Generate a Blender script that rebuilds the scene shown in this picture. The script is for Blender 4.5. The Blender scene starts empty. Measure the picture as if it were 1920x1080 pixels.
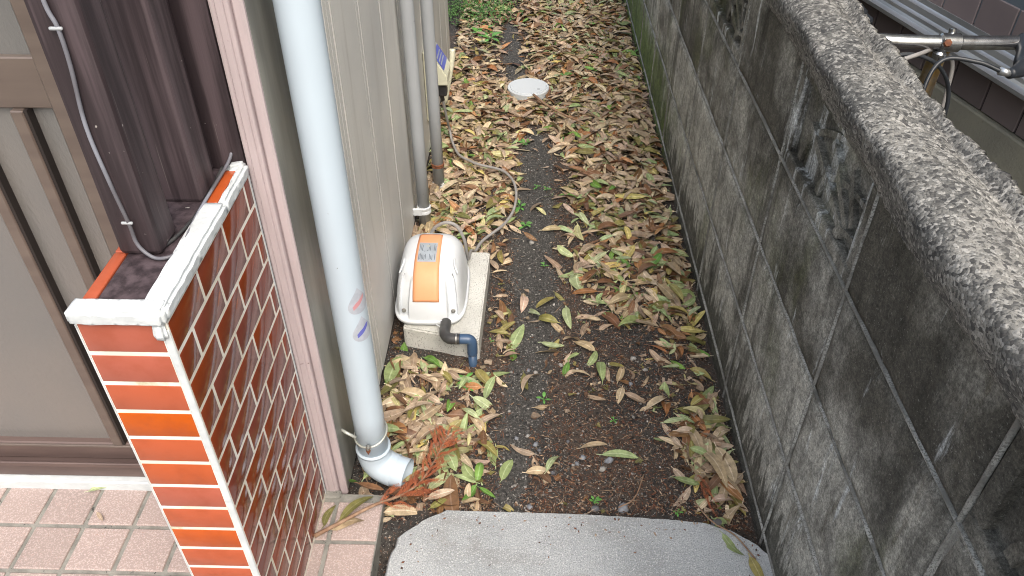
import bpy, bmesh, math, random
import numpy as np
from mathutils import Vector, Matrix, Quaternion, noise as mnoise
random.seed(7); rng = np.random.default_rng(7)
R = math.radians
sc = bpy.context.scene
COL = sc.collection

# ------------------------------------------------------------------ camera
CAMZ = 1.36
cam_d = bpy.data.cameras.new('camera'); cam = bpy.data.objects.new('camera', cam_d); COL.objects.link(cam)
F = 1478.75                                   # focal length in pixels of a 1920 wide frame
cy = np.array([46., 1195., -F]); cy /= np.linalg.norm(cy)      # the passage direction as the camera sees it
cz = -np.array([3., -1830., -F]); cz /= np.linalg.norm(cz)     # straight up
cx = np.cross(cy, cz); cx /= np.linalg.norm(cx); cz = np.cross(cx, cy)
cam.matrix_world = Matrix([list(cx) + [0], list(cy) + [0], list(cz) + [CAMZ], [0, 0, 0, 1]])
cam_d.sensor_width = 36; cam_d.lens = F / 1920 * 36; cam_d.clip_start = .02; cam_d.clip_end = 400
sc.camera = cam

# ------------------------------------------------------------------ light
w = bpy.data.worlds.new('World'); sc.world = w; w.use_nodes = True
wn = w.node_tree; bg = wn.nodes['Background']
sky = wn.nodes.new('ShaderNodeTexSky'); sky.sky_type = 'NISHITA'; sky.sun_disc = False
SUN_EL, SUN_AZ = R(54), R(160)
sky.sun_elevation = SUN_EL; sky.sun_rotation = SUN_AZ; sky.air_density = 1.6; sky.dust_density = 6.0; sky.ozone_density = 1.0
hsv = wn.nodes.new('ShaderNodeHueSaturation'); hsv.inputs['Saturation'].default_value = .85
wn.links.new(sky.outputs[0], hsv.inputs['Color']); wn.links.new(hsv.outputs[0], bg.inputs['Color'])
bg.inputs['Strength'].default_value = .13
sun_d = bpy.data.lights.new('sun', 'SUN'); sun = bpy.data.objects.new('sun', sun_d); COL.objects.link(sun)
sun_d.energy = 1.0; sun_d.angle = R(50); sun_d.color = (1, .99, .975)
sd = Vector((math.sin(SUN_AZ) * math.cos(SUN_EL), math.cos(SUN_AZ) * math.cos(SUN_EL), math.sin(SUN_EL)))
sun.rotation_euler = sd.to_track_quat('Z', 'Y').to_euler()
vs = sc.view_settings; vs.view_transform = 'Standard'; vs.look = 'None'; vs.exposure = 1.1; vs.gamma = 1; vs.use_curve_mapping = False
sc.cycles.use_denoising = True; sc.cycles.filter_width = 1.05
sc.cycles.max_bounces = 8; sc.cycles.diffuse_bounces = 4; sc.cycles.glossy_bounces = 4

# ------------------------------------------------------------------ materials
def nodes(name):
    m = bpy.data.materials.new(name); m.use_nodes = True
    nt = m.node_tree; return m, nt, nt.nodes['Principled BSDF']
def N(nt, typ, ins=None, **props):
    n = nt.nodes.new('ShaderNode' + typ)
    for k, v in props.items(): setattr(n, k, v)
    for k, v in (ins or {}).items():
        if hasattr(v, 'is_output') or isinstance(v, bpy.types.NodeSocket): nt.links.new(v, n.inputs[k])
        else: n.inputs[k].default_value = v
    return n
def c4(c): return (c[0], c[1], c[2], 1)
def mix(nt, f, a, b, blend='MIX'):
    n = nt.nodes.new('ShaderNodeMix'); n.data_type = 'RGBA'; n.blend_type = blend
    for s, v in ((n.inputs['Factor'], f), (n.inputs[6], a), (n.inputs[7], b)):
        if isinstance(v, bpy.types.NodeSocket): nt.links.new(v, s)
        elif isinstance(v, (int, float)): s.default_value = v
        else: s.default_value = c4(v)
    return n.outputs[2]
def pos(nt, scale=(1, 1, 1), space='Position', loc=(0, 0, 0)):
    if space == 'Position': o = N(nt, 'NewGeometry').outputs['Position']
    else: o = N(nt, 'TexCoord').outputs[space]
    return N(nt, 'Mapping', {'Vector': o, 'Scale': scale, 'Location': loc}).outputs[0]
def noise(nt, vec, scale, detail=4, rough=.55, dist=0):
    return N(nt, 'TexNoise', {'Vector': vec, 'Scale': scale, 'Detail': detail, 'Roughness': rough, 'Distortion': dist}).outputs['Fac']
def ramp(nt, fac, lo, hi, a=0., b=1.):
    n = N(nt, 'MapRange', {'Value': fac, 'From Min': lo, 'From Max': hi, 'To Min': a, 'To Max': b}); n.interpolation_type = 'SMOOTHSTEP'
    return n.outputs[0]
def mul(nt, a, b, op='MULTIPLY'):
    n = nt.nodes.new('ShaderNodeMath'); n.operation = op; n.use_clamp = False
    for i, v in enumerate((a, b)):
        if isinstance(v, bpy.types.NodeSocket): nt.links.new(v, n.inputs[i])
        else: n.inputs[i].default_value = v
    return n.outputs[0]
def bump(nt, b, h, strength, dist=.002):
    n = N(nt, 'Bump', {'Height': h, 'Strength': strength, 'Distance': dist}); nt.links.new(n.outputs[0], b.inputs['Normal'])
    return n
def rnd(nt): return N(nt, 'ObjectInfo').outputs['Random']
def simple(name, c1, c2=None, scale=8, rough=.5, metal=0., bs=.15, bscale=60, bd=.001, stretch=(1, 1, 1), spec=None, sps=120, spt=.62, vary=0., coat=0., space='Position', dirt=None, dscale=6, dthr=.58):
    m, nt, b = nodes(name)
    p = pos(nt, stretch, space)
    col = mix(nt, ramp(nt, noise(nt, p, scale), .35, .65), c1, c2 or [x * .85 for x in c1])
    p1 = pos(nt, (1, 1, 1), space)
    if spec is not None:
        col = mix(nt, ramp(nt, noise(nt, p1, sps, 2, .6), spt, spt + .06), col, spec)
    if dirt is not None:
        col = mix(nt, ramp(nt, noise(nt, p, dscale, 6, .65), dthr, dthr + .14), col, dirt)
    if vary:
        h = N(nt, 'HueSaturation', {'Color': col, 'Value': mul(nt, mul(nt, mul(nt, rnd(nt), -.5, 'ADD'), 2 * vary), 1., 'ADD')}); col = h.outputs[0]
    nt.links.new(col, b.inputs['Base Color'])
    b.inputs['Roughness'].default_value = rough; b.inputs['Metallic'].default_value = metal
    b.inputs['Coat Weight'].default_value = coat; b.inputs['Coat Roughness'].default_value = .04
    if bs: bump(nt, b, noise(nt, p1, bscale, 5, .6), bs, bd)
    return m

def mat_block():
    m, nt, b = nodes('weathered_block')
    p = pos(nt); ps = pos(nt, (9, 9, 1.5)); pf = pos(nt, (22, 22, 3.2), loc=(3, 1, 7))
    info = N(nt, 'ObjectInfo')
    cs = N(nt, 'SeparateColor', {'Color': info.outputs['Color']})
    tone = mul(nt, noise(nt, p, 4.2, 5, .6), mul(nt, cs.outputs[0], -.5, 'ADD'), 'ADD')
    col = mix(nt, ramp(nt, tone, .36, .64), (.077, .072, .059), (.345, .338, .305))
    col = mix(nt, mul(nt, ramp(nt, noise(nt, ps, 1.3, 6, .65), .5, .68), .72), col, (.028, .026, .02))     # dark run-off streaks
    col = mix(nt, mul(nt, ramp(nt, noise(nt, ps, 2.2, 5, .7), .6, .72), .55), col, (.07, .055, .03))       # brown algae
    gm = mul(nt, ramp(nt, noise(nt, pos(nt, (6, 3, 2), loc=(5, 0, 2)), 1.2, 5, .6), .56, .68), .5)
    col = mix(nt, gm, col, (.06, .07, .02))                                                                 # green algae
    col = mix(nt, mul(nt, ramp(nt, mul(nt, noise(nt, pf, 1.0, 6, .7), cs.outputs[1], 'ADD'), .60, .70), .7), col, (.60, .63, .64))       # lime streaks
    zc = N(nt, 'SeparateXYZ', {'Vector': N(nt, 'NewGeometry').outputs['Position']}).outputs[2]
    rag = noise(nt, pos(nt, (60, 34, 7)), 1., 5, .7)
    damp = ramp(nt, mul(nt, zc, mul(nt, mul(nt, rag, -.5, 'ADD'), -.55), 'ADD'), .135, .075)                # rising damp with a ragged upper edge
    col = mix(nt, mul(nt, damp, .8), col, (.026, .025, .017))
    yc_ = N(nt, 'SeparateXYZ', {'Vector': N(nt, 'NewGeometry').outputs['Position']}).outputs[1]
    mossy = mul(nt, ramp(nt, mul(nt, yc_, mul(nt, noise(nt, pos(nt, (9, 9, 5)), 1., 5, .7), 1.6), 'ADD'), 2.9, 3.7), ramp(nt, mul(nt, zc, mul(nt, rag, -.35), 'ADD'), .14, -.04))
    col = mix(nt, mul(nt, mossy, .9), col, (.085, .125, .022))                                              # moss where the far foot stays wet
    sp = noise(nt, p, 260, 6, .9)
    cloud = ramp(nt, noise(nt, pos(nt, loc=(6, 3, 1)), 13, 5, .7), .34, .66, .78, 1.3)
    gv_ = mul(nt, ramp(nt, sp, .33, .68, .42, 1.75), ramp(nt, noise(nt, p, 85, 4, .8), .33, .67, .68, 1.36))
    col = N(nt, 'HueSaturation', {'Color': col, 'Value': mul(nt, gv_, cloud)}).outputs[0]
    col = mix(nt, ramp(nt, noise(nt, pos(nt, loc=(2, 7, 1)), 260, 2, .7), .63, .70, 0, .5), col, (.40, .395, .36))
    col = mix(nt, ramp(nt, noise(nt, pos(nt, loc=(2, 1, 1)), 95, 3, .7), .68, .73, 0, .6), col, (.018, .017, .014))
    nt.links.new(col, b.inputs['Base Color'])
    nt.links.new(ramp(nt, noise(nt, ps, 1.1, 3), .4, .7, .72, .95), b.inputs['Roughness'])
    bump(nt, b, mul(nt, mul(nt, sp, .8), noise(nt, p, 45, 5, .7), 'ADD'), 1., .004)
    return m
def mat_coping():
    m, nt, b = nodes('pebbly_coping')
    p = pos(nt)
    col = mix(nt, ramp(nt, noise(nt, p, 9, 5, .6), .35, .68), (.09, .09, .086), (.25, .243, .222))
    v = N(nt, 'TexVoronoi', {'Vector': p, 'Scale': 240, 'Randomness': 1.}); v.feature = 'F1'
    grain = N(nt, 'SeparateColor', {'Color': v.outputs['Color']}).outputs[0]
    col = mix(nt, ramp(nt, grain, .6, .95, 0, .65), col, (.40, .39, .365))
    col = mix(nt, ramp(nt, grain, .38, .08, 0, .8), col, (.03, .03, .032))
    col = mix(nt, ramp(nt, noise(nt, p, 420, 2, .6), .5, .66, 0, .65), col, (.022, .022, .02))
    col = mix(nt, mul(nt, ramp(nt, noise(nt, p, 14, 5, .7), .56, .66), .55), col, (.05, .048, .045))
    col = mix(nt, mul(nt, ramp(nt, noise(nt, pos(nt, (26, 7, 26)), 1.3, 5, .7), .52, .68), .55), col, (.06, .058, .055))
    col = mix(nt, mul(nt, ramp(nt, noise(nt, pos(nt, loc=(8, 1, 2)), 38, 5, .75), .58, .68), .45), col, (.04, .04, .04))
    nt.links.new(col, b.inputs['Base Color']); b.inputs['Roughness'].default_value = .9
    h = mul(nt, mul(nt, v.outputs['Distance'], -1.2), noise(nt, p, 180, 4, .7), 'ADD')
    bump(nt, b, h, .5, .0025)
    return m
def mat_soil():
    m, nt, b = nodes('dark_soil')
    p = pos(nt); strip = N(nt, 'Attribute', attribute_name='strip').outputs['Fac']
    col = mix(nt, ramp(nt, noise(nt, p, 5, 6, .65), .38, .62), (.040, .038, .035), (.075, .055, .042))
    col = mix(nt, ramp(nt, noise(nt, p, 90, 4, .7), .5, .64), col, (.012, .011, .010))
    col = mix(nt, ramp(nt, noise(nt, pos(nt, (1, 1, 1), loc=(4, 2, 0)), 150, 3, .7), .56, .68, 0, .8), col, (.16, .07, .04))
    col = mix(nt, ramp(nt, noise(nt, pos(nt, (1, 1, 1), loc=(9, 2, 0)), 260, 2, .6), .60, .68, 0, .9), col, (.33, .31, .28))
    gc = mix(nt, ramp(nt, noise(nt, p, 170, 4, .8), .46, .60), (.042, .040, .037), (.095, .090, .083))
    gc = mix(nt, ramp(nt, noise(nt, pos(nt, loc=(1, 5, 0)), 230, 2, .6), .62, .69, 0, .8), gc, (.34, .33, .30))
    col = mix(nt, ramp(nt, mul(nt, strip, mul(nt, noise(nt, p, 26, 5, .7), -.5, 'ADD'), 'ADD'), .3, .62), col, gc)
    nt.links.new(col, b.inputs['Base Color']); b.inputs['Roughness'].default_value = .88
    bump(nt, b, noise(nt, p, 140, 6, .75), 1., .006)
    return m
def mat_leaf():
    m, nt, b = nodes('fallen_leaf_blade')
    a = N(nt, 'Attribute', attribute_name='lc'); uv = N(nt, 'UVMap', uv_map='UVMap')
    s = N(nt, 'SeparateXYZ', {'Vector': uv.outputs[0]})
    across = mul(nt, s.outputs[1], 0., 'ADD'); d = mul(nt, mul(nt, across, -.5, 'ADD'), 0, 'ADD')
    ab = nt.nodes.new('ShaderNodeMath'); ab.operation = 'ABSOLUTE'; nt.links.new(d, ab.inputs[0])
    p = pos(nt)
    h = N(nt, 'HueSaturation', {'Color': a.outputs['Color'], 'Value': ramp(nt, noise(nt, p, 70, 4, .65), .3, .7, .72, 1.22)})
    col = mix(nt, ramp(nt, noise(nt, p, 130, 4, .7), .62, .72, 0, .55), h.outputs[0], (.10, .055, .025))
    lt = N(nt, 'HueSaturation', {'Color': h.outputs[0], 'Value': 1.45, 'Saturation': .8})
    col = mix(nt, ramp(nt, ab.outputs[0], .07, .02), col, lt.outputs[0])
    nt.links.new(col, b.inputs['Base Color']); b.inputs['Roughness'].default_value = .5
    b.inputs['Specular IOR Level'].default_value = .35
    wv = N(nt, 'TexWave', {'Vector': mul(nt, s.outputs[0], 1., 'MULTIPLY'), 'Scale': 6, 'Distortion': 0})
    bump(nt, b, mul(nt, noise(nt, p, 160, 3, .6), mul(nt, ab.outputs[0], 1.5), 'ADD'), .35, .002)
    return m
def mat_attr(name, rough=.8, spec=.3):
    m, nt, b = nodes(name)
    a = N(nt, 'Attribute', attribute_name='lc')
    h = N(nt, 'HueSaturation', {'Color': a.outputs['Color'], 'Value': ramp(nt, noise(nt, pos(nt), 180, 3), .3, .7, .75, 1.2)})
    nt.links.new(h.outputs[0], b.inputs['Base Color']); b.inputs['Roughness'].default_value = rough
    b.inputs['Specular IOR Level'].default_value = spec
    return m
def mat_slab():
    m, nt, b = nodes('brushed_concrete')
    p = pos(nt)
    col = mix(nt, ramp(nt, noise(nt, p, 3.5, 5, .6), .35, .65), (.30, .318, .325), (.41, .43, .438))
    col = mix(nt, ramp(nt, noise(nt, p, 11, 5, .65), .56, .7, 0, .45), col, (.22, .21, .19))
    col = mix(nt, ramp(nt, noise(nt, pos(nt, (1, 2.2, 1), loc=(1, 4, 2)), 5.5, 6, .72), .52, .66, 0, .32), col, (.22, .215, .195))
    col = mix(nt, ramp(nt, noise(nt, p, 420, 2, .6), .5, .6, 0, .55), col, (.16, .165, .165))
    col = mix(nt, ramp(nt, noise(nt, pos(nt, loc=(3, 3, 3)), 380, 2, .6), .56, .66, 0, .6), col, (.66, .67, .67))
    nt.links.new(col, b.inputs['Base Color']); b.inputs['Roughness'].default_value = .85
    bump(nt, b, noise(nt, p, 330, 4, .7), .7, .0025)
    return m
def mat_glaze(name, c):
    m, nt, b = nodes(name)
    p = pos(nt)
    h = N(nt, 'HueSaturation', {'Color': c4(c), 'Value': mul(nt, mul(nt, rnd(nt), .22), .86, 'ADD'), 'Saturation': mul(nt, mul(nt, rnd(nt), .2), .86, 'ADD'), 'Hue': mul(nt, mul(nt, rnd(nt), .010), .495, 'ADD')})
    col = mix(nt, ramp(nt, noise(nt, p, 22, 5, .6), .4, .7, 0, .35), h.outputs[0], [x * .55 for x in c])
    nt.links.new(col, b.inputs['Base Color'])
    b.inputs['Roughness'].default_value = .11; b.inputs['Specular IOR Level'].default_value = .42
    bump(nt, b, noise(nt, p, 26, 3, .5), .016, .002)
    return m
def mat_wood():
    m, nt, b = nodes('dark_painted_wood')
    p = pos(nt, (38, 38, 1.6)); q = pos(nt)
    col = mix(nt, ramp(nt, noise(nt, p, 1.6, 5, .6), .35, .68), (.024, .016, .019), (.080, .058, .065))
    col = mix(nt, ramp(nt, noise(nt, pos(nt, (160, 160, 3.5)), 1.2, 4, .7), .66, .74, 0, .45), col, (.22, .19, .18))
    col = mix(nt, ramp(nt, noise(nt, q, 120, 2, .6), .74, .78, 0, .8), col, (.42, .40, .38))
    nt.links.new(col, b.inputs['Base Color']); b.inputs['Roughness'].default_value = .55
    bump(nt, b, noise(nt, p, 2.6, 5, .7), .4, .002)
    return m
def mat_siding():
    m, nt, b = nodes('grey_siding')
    p = pos(nt); ps = pos(nt, (14, 14, 1.1))
    col = mix(nt, ramp(nt, noise(nt, p, 2.6, 4, .55), .35, .66), (.50, .503, .498), (.61, .605, .58))
    col = mix(nt, ramp(nt, noise(nt, ps, 1.2, 5, .65), .52, .72, 0, .4), col, (.27, .255, .225))
    col = mix(nt, ramp(nt, noise(nt, ps, 3.1, 5, .7), .6, .72, 0, .25), col, (.44, .44, .41))
    nt.links.new(col, b.inputs['Base Color']); b.inputs['Roughness'].default_value = .5
    bump(nt, b, noise(nt, p, 260, 3, .6), .22, .0012)
    return m
def mat_pvc(name, c, streak=(.30, .29, .27), rough=.32):
    m, nt, b = nodes(name)
    p = pos(nt); ps = pos(nt, (30, 30, 2.4))
    col = mix(nt, ramp(nt, noise(nt, p, 5, 4), .35, .7, 0, .18), c, [x * .8 for x in c])
    col = mix(nt, ramp(nt, noise(nt, ps, 1.5, 5, .7), .62, .76, 0, .35), col, streak)
    col = mix(nt, ramp(nt, noise(nt, p, 75, 2, .6), .755, .78, 0, .8), col, (.10, .09, .08))
    nt.links.new(col, b.inputs['Base Color']); b.inputs['Roughness'].default_value = rough
    bump(nt, b, noise(nt, p, 90, 3), .05, .001)
    return m

MB = dict(
    block=mat_block(), coping=mat_coping(), soil=mat_soil(), leaf=mat_leaf(), litter=mat_attr('litter'), slab=mat_slab(),
    glaze=mat_glaze('orange_red_glaze', (.41, .074, .017)), glaze2=mat_glaze('passage_face_glaze', (.175, .034, .015)), wood=mat_wood(), siding=mat_siding(),
    mortar=simple('wall_mortar', (.40, .40, .375), (.17, .165, .15), 16, .9, bs=.6, bscale=160, bd=.003, dirt=(.07, .068, .058), dscale=8, dthr=.57, spec=(.16, .158, .145), sps=380, spt=.5),
    grout=simple('white_grout', (.78, .76, .70), (.64, .60, .50), 14, .85, bs=.3, bscale=200, dirt=(.34, .30, .14), dscale=10, dthr=.6),
    white=simple('white_mortar', (.55, .585, .60), (.47, .50, .515), 20, .8, bs=.5, bscale=90, bd=.003, dirt=(.45, .42, .36), dscale=16, dthr=.66),
    ftile=simple('pink_granite_tile', (.33, .262, .24), (.30, .238, .22), 6, .75, bs=.5, bscale=300, bd=.0016, spec=(.50, .43, .41), sps=260, spt=.52, vary=.09, dirt=(.30, .20, .17), dscale=260, dthr=.52),
    fgrout=simple('grey_grout', (.26, .255, .23), (.18, .178, .16), 30, .9, bs=.6, bscale=220, bd=.003, spec=(.05, .05, .045), sps=90, spt=.66),
    pink=simple('faded_pink_paint', (.45, .375, .385), (.40, .335, .345), 6, .6, stretch=(8, 8, 1), bs=.2, bscale=150, spec=(.18, .13, .13), sps=60, spt=.74),
    gpanel=simple('grey_metal_panel', (.27, .27, .245), (.15, .15, .14), 1.6, .42, stretch=(14, 9, 1.6), bs=.12, bscale=120, dirt=(.10, .085, .06), dscale=1.6, dthr=.62),
    pvc=mat_pvc('pale_blue_grey_pipe', (.47, .555, .63)), conduit=mat_pvc('grey_conduit_pipe', (.34, .36, .38), (.5, .52, .53), .45),
    lid=mat_pvc('pale_grey_lid', (.55, .59, .62), (.38, .36, .32), .55),
    brass=simple('dull_bracket', (.48, .50, .47), (.36, .37, .33), 20, .4, .3), rust=simple('rust', (.23, .085, .035), (.12, .045, .025), 60, .85, bs=.5, bscale=200),
    concrete=simple('pale_concrete_pad', (.60, .60, .565), (.50, .50, .465), 9, .9, bs=.7, bscale=260, bd=.002, spec=(.18, .18, .165), sps=300, spt=.58),
    shell=simple('pale_grey_plastic', (.66, .69, .715), (.60, .63, .655), 14, .42, bs=.12, bscale=420, bd=.0006, spec=(.36, .35, .33), sps=170, spt=.735),
    orange=simple('faded_orange_plastic', (.80, .37, .19), (.74, .33, .16), 10, .5, bs=.08, bscale=400, bd=.0005, spec=(.36, .16, .09), sps=170, spt=.71),
    plate=simple('silver_plate', (.46, .51, .56), None, 30, .35, .3, bs=0), ink=simple('dark_ink', (.045, .06, .085), None, 30, .6, bs=0),
    rubber=simple('black_rubber', (.028, .028, .03), (.05, .05, .05), 40, .5), bluepipe=simple('dark_blue_pipe', (.035, .075, .155), (.05, .09, .16), 25, .34, bs=.1, dirt=(.14, .13, .12), dscale=40, dthr=.66),
    screw=simple('screw_steel', (.42, .42, .40), (.3, .29, .27), 90, .4, .8), cord=simple('grey_cable', (.27, .26, .25), (.3, .29, .28), 30, .55, bs=.1),
    cable=simple('weathered_cable', (.09, .085, .095), (.22, .23, .27), 9, .5), cream=simple('cream_plastic', (.68, .67, .52), (.6, .6, .47), 14, .4, bs=.05),
    blue=simple('blue_print', (.12, .13, .44), (.1, .14, .5), 30, .5, bs=0), red=simple('red_print', (.52, .24, .26), (.50, .30, .33), 60, .5, bs=0), drop=simple('grey_sticker', (.36, .39, .45), (.42, .45, .51), 90, .45, bs=0),
    bronze=simple('bronze_aluminium', (.145, .115, .10), (.175, .14, .12), 3, .38, .35, stretch=(1, 1, 8), bs=.04), bronzed=simple('dark_bronze', (.022, .017, .016), (.03, .024, .022), 5, .5, .2, bs=0),
    brail=simple('brown_sill', (.135, .095, .085), (.10, .07, .064), 4, .42, .2, stretch=(1, 12, 6), bs=.08),
    steel=simple('chromed_steel', (.52, .53, .54), (.36, .36, .36), 60, .22, .95, bs=.08, dirt=(.10, .07, .05), dscale=60, dthr=.63), gold=simple('rust_stained_chrome', (.46, .31, .12), (.5, .43, .33), 30, .28, .9, bs=.06, dirt=(.09, .055, .03), dscale=40, dthr=.6),
    blackp=simple('black_plastic', (.022, .026, .032), (.032, .036, .042), 30, .38, bs=.15, bscale=500, bd=.0005), alu=simple('anodised_aluminium', (.62, .64, .65), (.5, .52, .53), 5, .28, .8, stretch=(1, 1, 1), bs=.04), paint=simple('bicycle_paint', (.10, .11, .13), (.13, .14, .16), 6, .3, .2, bs=0),
    btile=simple('mauve_brown_tile', (.22, .18, .178), (.19, .155, .158), 5, .42, bs=.1, vary=.1), bjoint=simple('dark_tile_joint', (.022, .021, .022), None, 30, .8), found=simple('pale_foundation', (.36, .345, .27), (.30, .29, .235), 9, .9, bs=.6, bscale=150, bd=.003, dirt=(.10, .10, .065), dscale=40, dthr=.62),
    bsill=simple('slate_blue_sheet', (.17, .21, .245), (.2, .235, .26), 5, .35, .3, bs=.05), twig=simple('brown_twig', (.20, .115, .07), (.30, .2, .13), 60, .8, bs=.5, bscale=200),
    cedar=simple('dried_cedar_needles', (.42, .125, .05), (.28, .085, .04), 70, .75), green=simple('fresh_green_leaf', (.085, .24, .045), (.13, .32, .07), 60, .45),
)
def mat_frost():
    m, nt, b = nodes('frosted_door_panel')
    p = pos(nt, (1, 1, .45))
    nt.links.new(mix(nt, ramp(nt, noise(nt, pos(nt), 2.2, 3), .35, .65), (.165, .152, .142), (.135, .134, .132)), b.inputs['Base Color'])
    b.inputs['Roughness'].default_value = .16; b.inputs['Specular IOR Level'].default_value = .9
    bump(nt, b, noise(nt, p, 170, 4, .6), .4, .003); return m
def mat_glass():
    m, nt, b = nodes('dark_window_glass')
    b.inputs['Base Color'].default_value = (.045, .042, .05, 1); b.inputs['Roughness'].default_value = .12
    nt.links.new(mix(nt, ramp(nt, noise(nt, pos(nt), 6), .4, .7), (.05, .045, .052), (.09, .085, .092)), b.inputs['Base Color']); return m
MB['frost'] = mat_frost(); MB['glass'] = mat_glass()

# ------------------------------------------------------------------ builders
def link(name, me, mat=None, parent=None, smooth=False):
    o = bpy.data.objects.new(name, me); COL.objects.link(o)
    if mat is not None and not me.materials: me.materials.append(MB[mat])
    if smooth:
        for p in me.polygons: p.use_smooth = True
    if parent is not None: o.parent = parent
    return o
def mesh(name, v, f, mat=None, parent=None, smooth=False):
    me = bpy.data.meshes.new(name); me.from_pydata([tuple(x) for x in v], [], f); me.update()
    return link(name, me, mat, parent, smooth)
def frombm(name, bm, mat=None, parent=None, smooth=False):
    me = bpy.data.meshes.new(name); bm.normal_update(); bm.to_mesh(me); bm.free(); return link(name, me, mat, parent, smooth)
def tag(o, label=None, cat=None, group=None, kind=None):
    if label: o['label'] = label
    if cat: o['category'] = cat
    if group: o['group'] = group
    if kind: o['kind'] = kind
    return o
def empty(name, loc=(0, 0, 0), label=None, cat=None, group=None):
    o = bpy.data.objects.new(name, None); COL.objects.link(o); o.location = loc; o.empty_display_size = .05
    bpy.context.view_layer.update()
    return tag(o, label, cat, group)
def boxbm(x0, x1, y0, y1, z0, z1, bev=0., seg=1):
    bm = bmesh.new(); bmesh.ops.create_cube(bm, size=1)
    for v in bm.verts: v.co = ((x0 + x1) / 2 + v.co.x * (x1 - x0), (y0 + y1) / 2 + v.co.y * (y1 - y0), (z0 + z1) / 2 + v.co.z * (z1 - z0))
    if bev: bmesh.ops.bevel(bm, geom=bm.edges[:], offset=bev, segments=seg, affect='EDGES', profile=.5)
    return bm
def loc_of(parent):
    return parent.location if parent is not None else Vector((0, 0, 0))
def box(name, x0, x1, y0, y1, z0, z1, mat, parent=None, bev=0., seg=1):
    """a box in world coordinates, its origin at the middle of its base"""
    c = Vector(((x0 + x1) / 2, (y0 + y1) / 2, z0))
    bm = boxbm(x0 - c.x, x1 - c.x, y0 - c.y, y1 - c.y, z0 - c.z, z1 - c.z, bev, seg)
    o = frombm(name, bm, mat, parent); o.location = c - world_loc(parent); return o
def world_loc(p):
    v = Vector((0, 0, 0))
    while p is not None: v = v + p.location; p = p.parent
    return v
def spline(pts, n=8):
    pts = [Vector(p) for p in pts]; P = [pts[0] * 2 - pts[1]] + pts + [pts[-1] * 2 - pts[-2]]; out = []
    for i in range(1, len(P) - 2):
        a, b, c, d = P[i - 1], P[i], P[i + 1], P[i + 2]
        for k in range(n):
            t = k / n
            out.append(.5 * ((2 * b) + (c - a) * t + (2 * a - 5 * b + 4 * c - d) * t * t + (3 * b - a - 3 * c + d) * t ** 3))
    out.append(P[-2]); return out
def tube_geo(path, rad, seg=12, cap=True):
    path = [Vector(p) for p in path]; n = len(path); v = []; f = []
    rr = rad if hasattr(rad, '__len__') else [rad] * n
    up = None
    for i, p in enumerate(path):
        t = (path[min(i + 1, n - 1)] - path[max(i - 1, 0)]).normalized()
        if up is None: up = t.orthogonal().normalized()
        up = (up - t * up.dot(t)).normalized(); s = t.cross(up)
        for k in range(seg):
            a = 2 * math.pi * k / seg; v.append(p + (up * math.cos(a) + s * math.sin(a)) * rr[i])
    for i in range(n - 1):
        for k in range(seg):
            a = i * seg + k; b = i * seg + (k + 1) % seg; f.append((a, b, b + seg, a + seg))
    if cap: f.append(tuple(range(seg))[::-1]); f.append(tuple((n - 1) * seg + k for k in range(seg)))
    return v, f
def tube(name, path, rad, mat, parent=None, seg=12, cap=True, smooth=True):
    L = world_loc(parent)
    v, f = tube_geo([Vector(p) - L for p in path], rad, seg, cap); return mesh(name, v, f, mat, parent, smooth)
def lathe(name, center, prof, mat, parent=None, seg=40, axis=(0, 0, 1), smooth=True):
    """prof: list of (radius, height)"""
    q = Vector((0, 0, 1)).rotation_difference(Vector(axis)); c = Vector(center) - world_loc(parent); v = []; f = []
    for r, h in prof:
        for k in range(seg):
            a = 2 * math.pi * k / seg; v.append(c + q @ Vector((r * math.cos(a), r * math.sin(a), h)))
    for i in range(len(prof) - 1):
        for k in range(seg):
            a = i * seg + k; b = i * seg + (k + 1) % seg; f.append((a, b, b + seg, a + seg))
    f.append(tuple(range(seg))[::-1]); f.append(tuple((len(prof) - 1) * seg + k for k in range(seg)))
    o = mesh(name, v, f, mat, parent, smooth); sharp(o); return o
def sharp(o, ang=35):
    bm = bmesh.new(); bm.from_mesh(o.data)
    for e in bm.edges:
        if len(e.link_faces) == 2 and e.calc_face_angle(0) > R(ang): e.smooth = False
    bm.to_mesh(o.data); bm.free()
def nz(x, y, z=0., s=1.): return mnoise.noise(Vector((x * s, y * s, z * s)))

# ------------------------------------------------------------------ ground
def soil_h(x, y):
    h = .010 * nz(x, y, 3.1, 3.2) + .006 * nz(x, y, 1.7, 11) + .004 * nz(x, y, .3, 31)
    h -= .016 * max(0, 1 - abs(x - .47) / .07)                       # a shallow gutter at the foot of the block wall
    h += .006 * max(0, 1 - abs(x + .33) / .2)
    return h - .006
GX0, GX1, GY0, GY1, GS = -.42, .56, .86, 5.4, .011
nx, ny = int((GX1 - GX0) / GS), int((GY1 - GY0) / GS)
gv = []; gf = []
for j in range(ny + 1):
    for i in range(nx + 1):
        x = GX0 + (GX1 - GX0) * i / nx; y = GY0 + (GY1 - GY0) * j / ny
        ed = min(i, nx - i, j, ny - j) / 4
        gv.append((x, y, soil_h(x, y) if ed >= 1 else -.03 * (1 - ed) + soil_h(x, y) * ed))
for j in range(ny):
    for i in range(nx):
        a = j * (nx + 1) + i; gf.append((a, a + 1, a + nx + 2, a + nx + 1))
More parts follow.
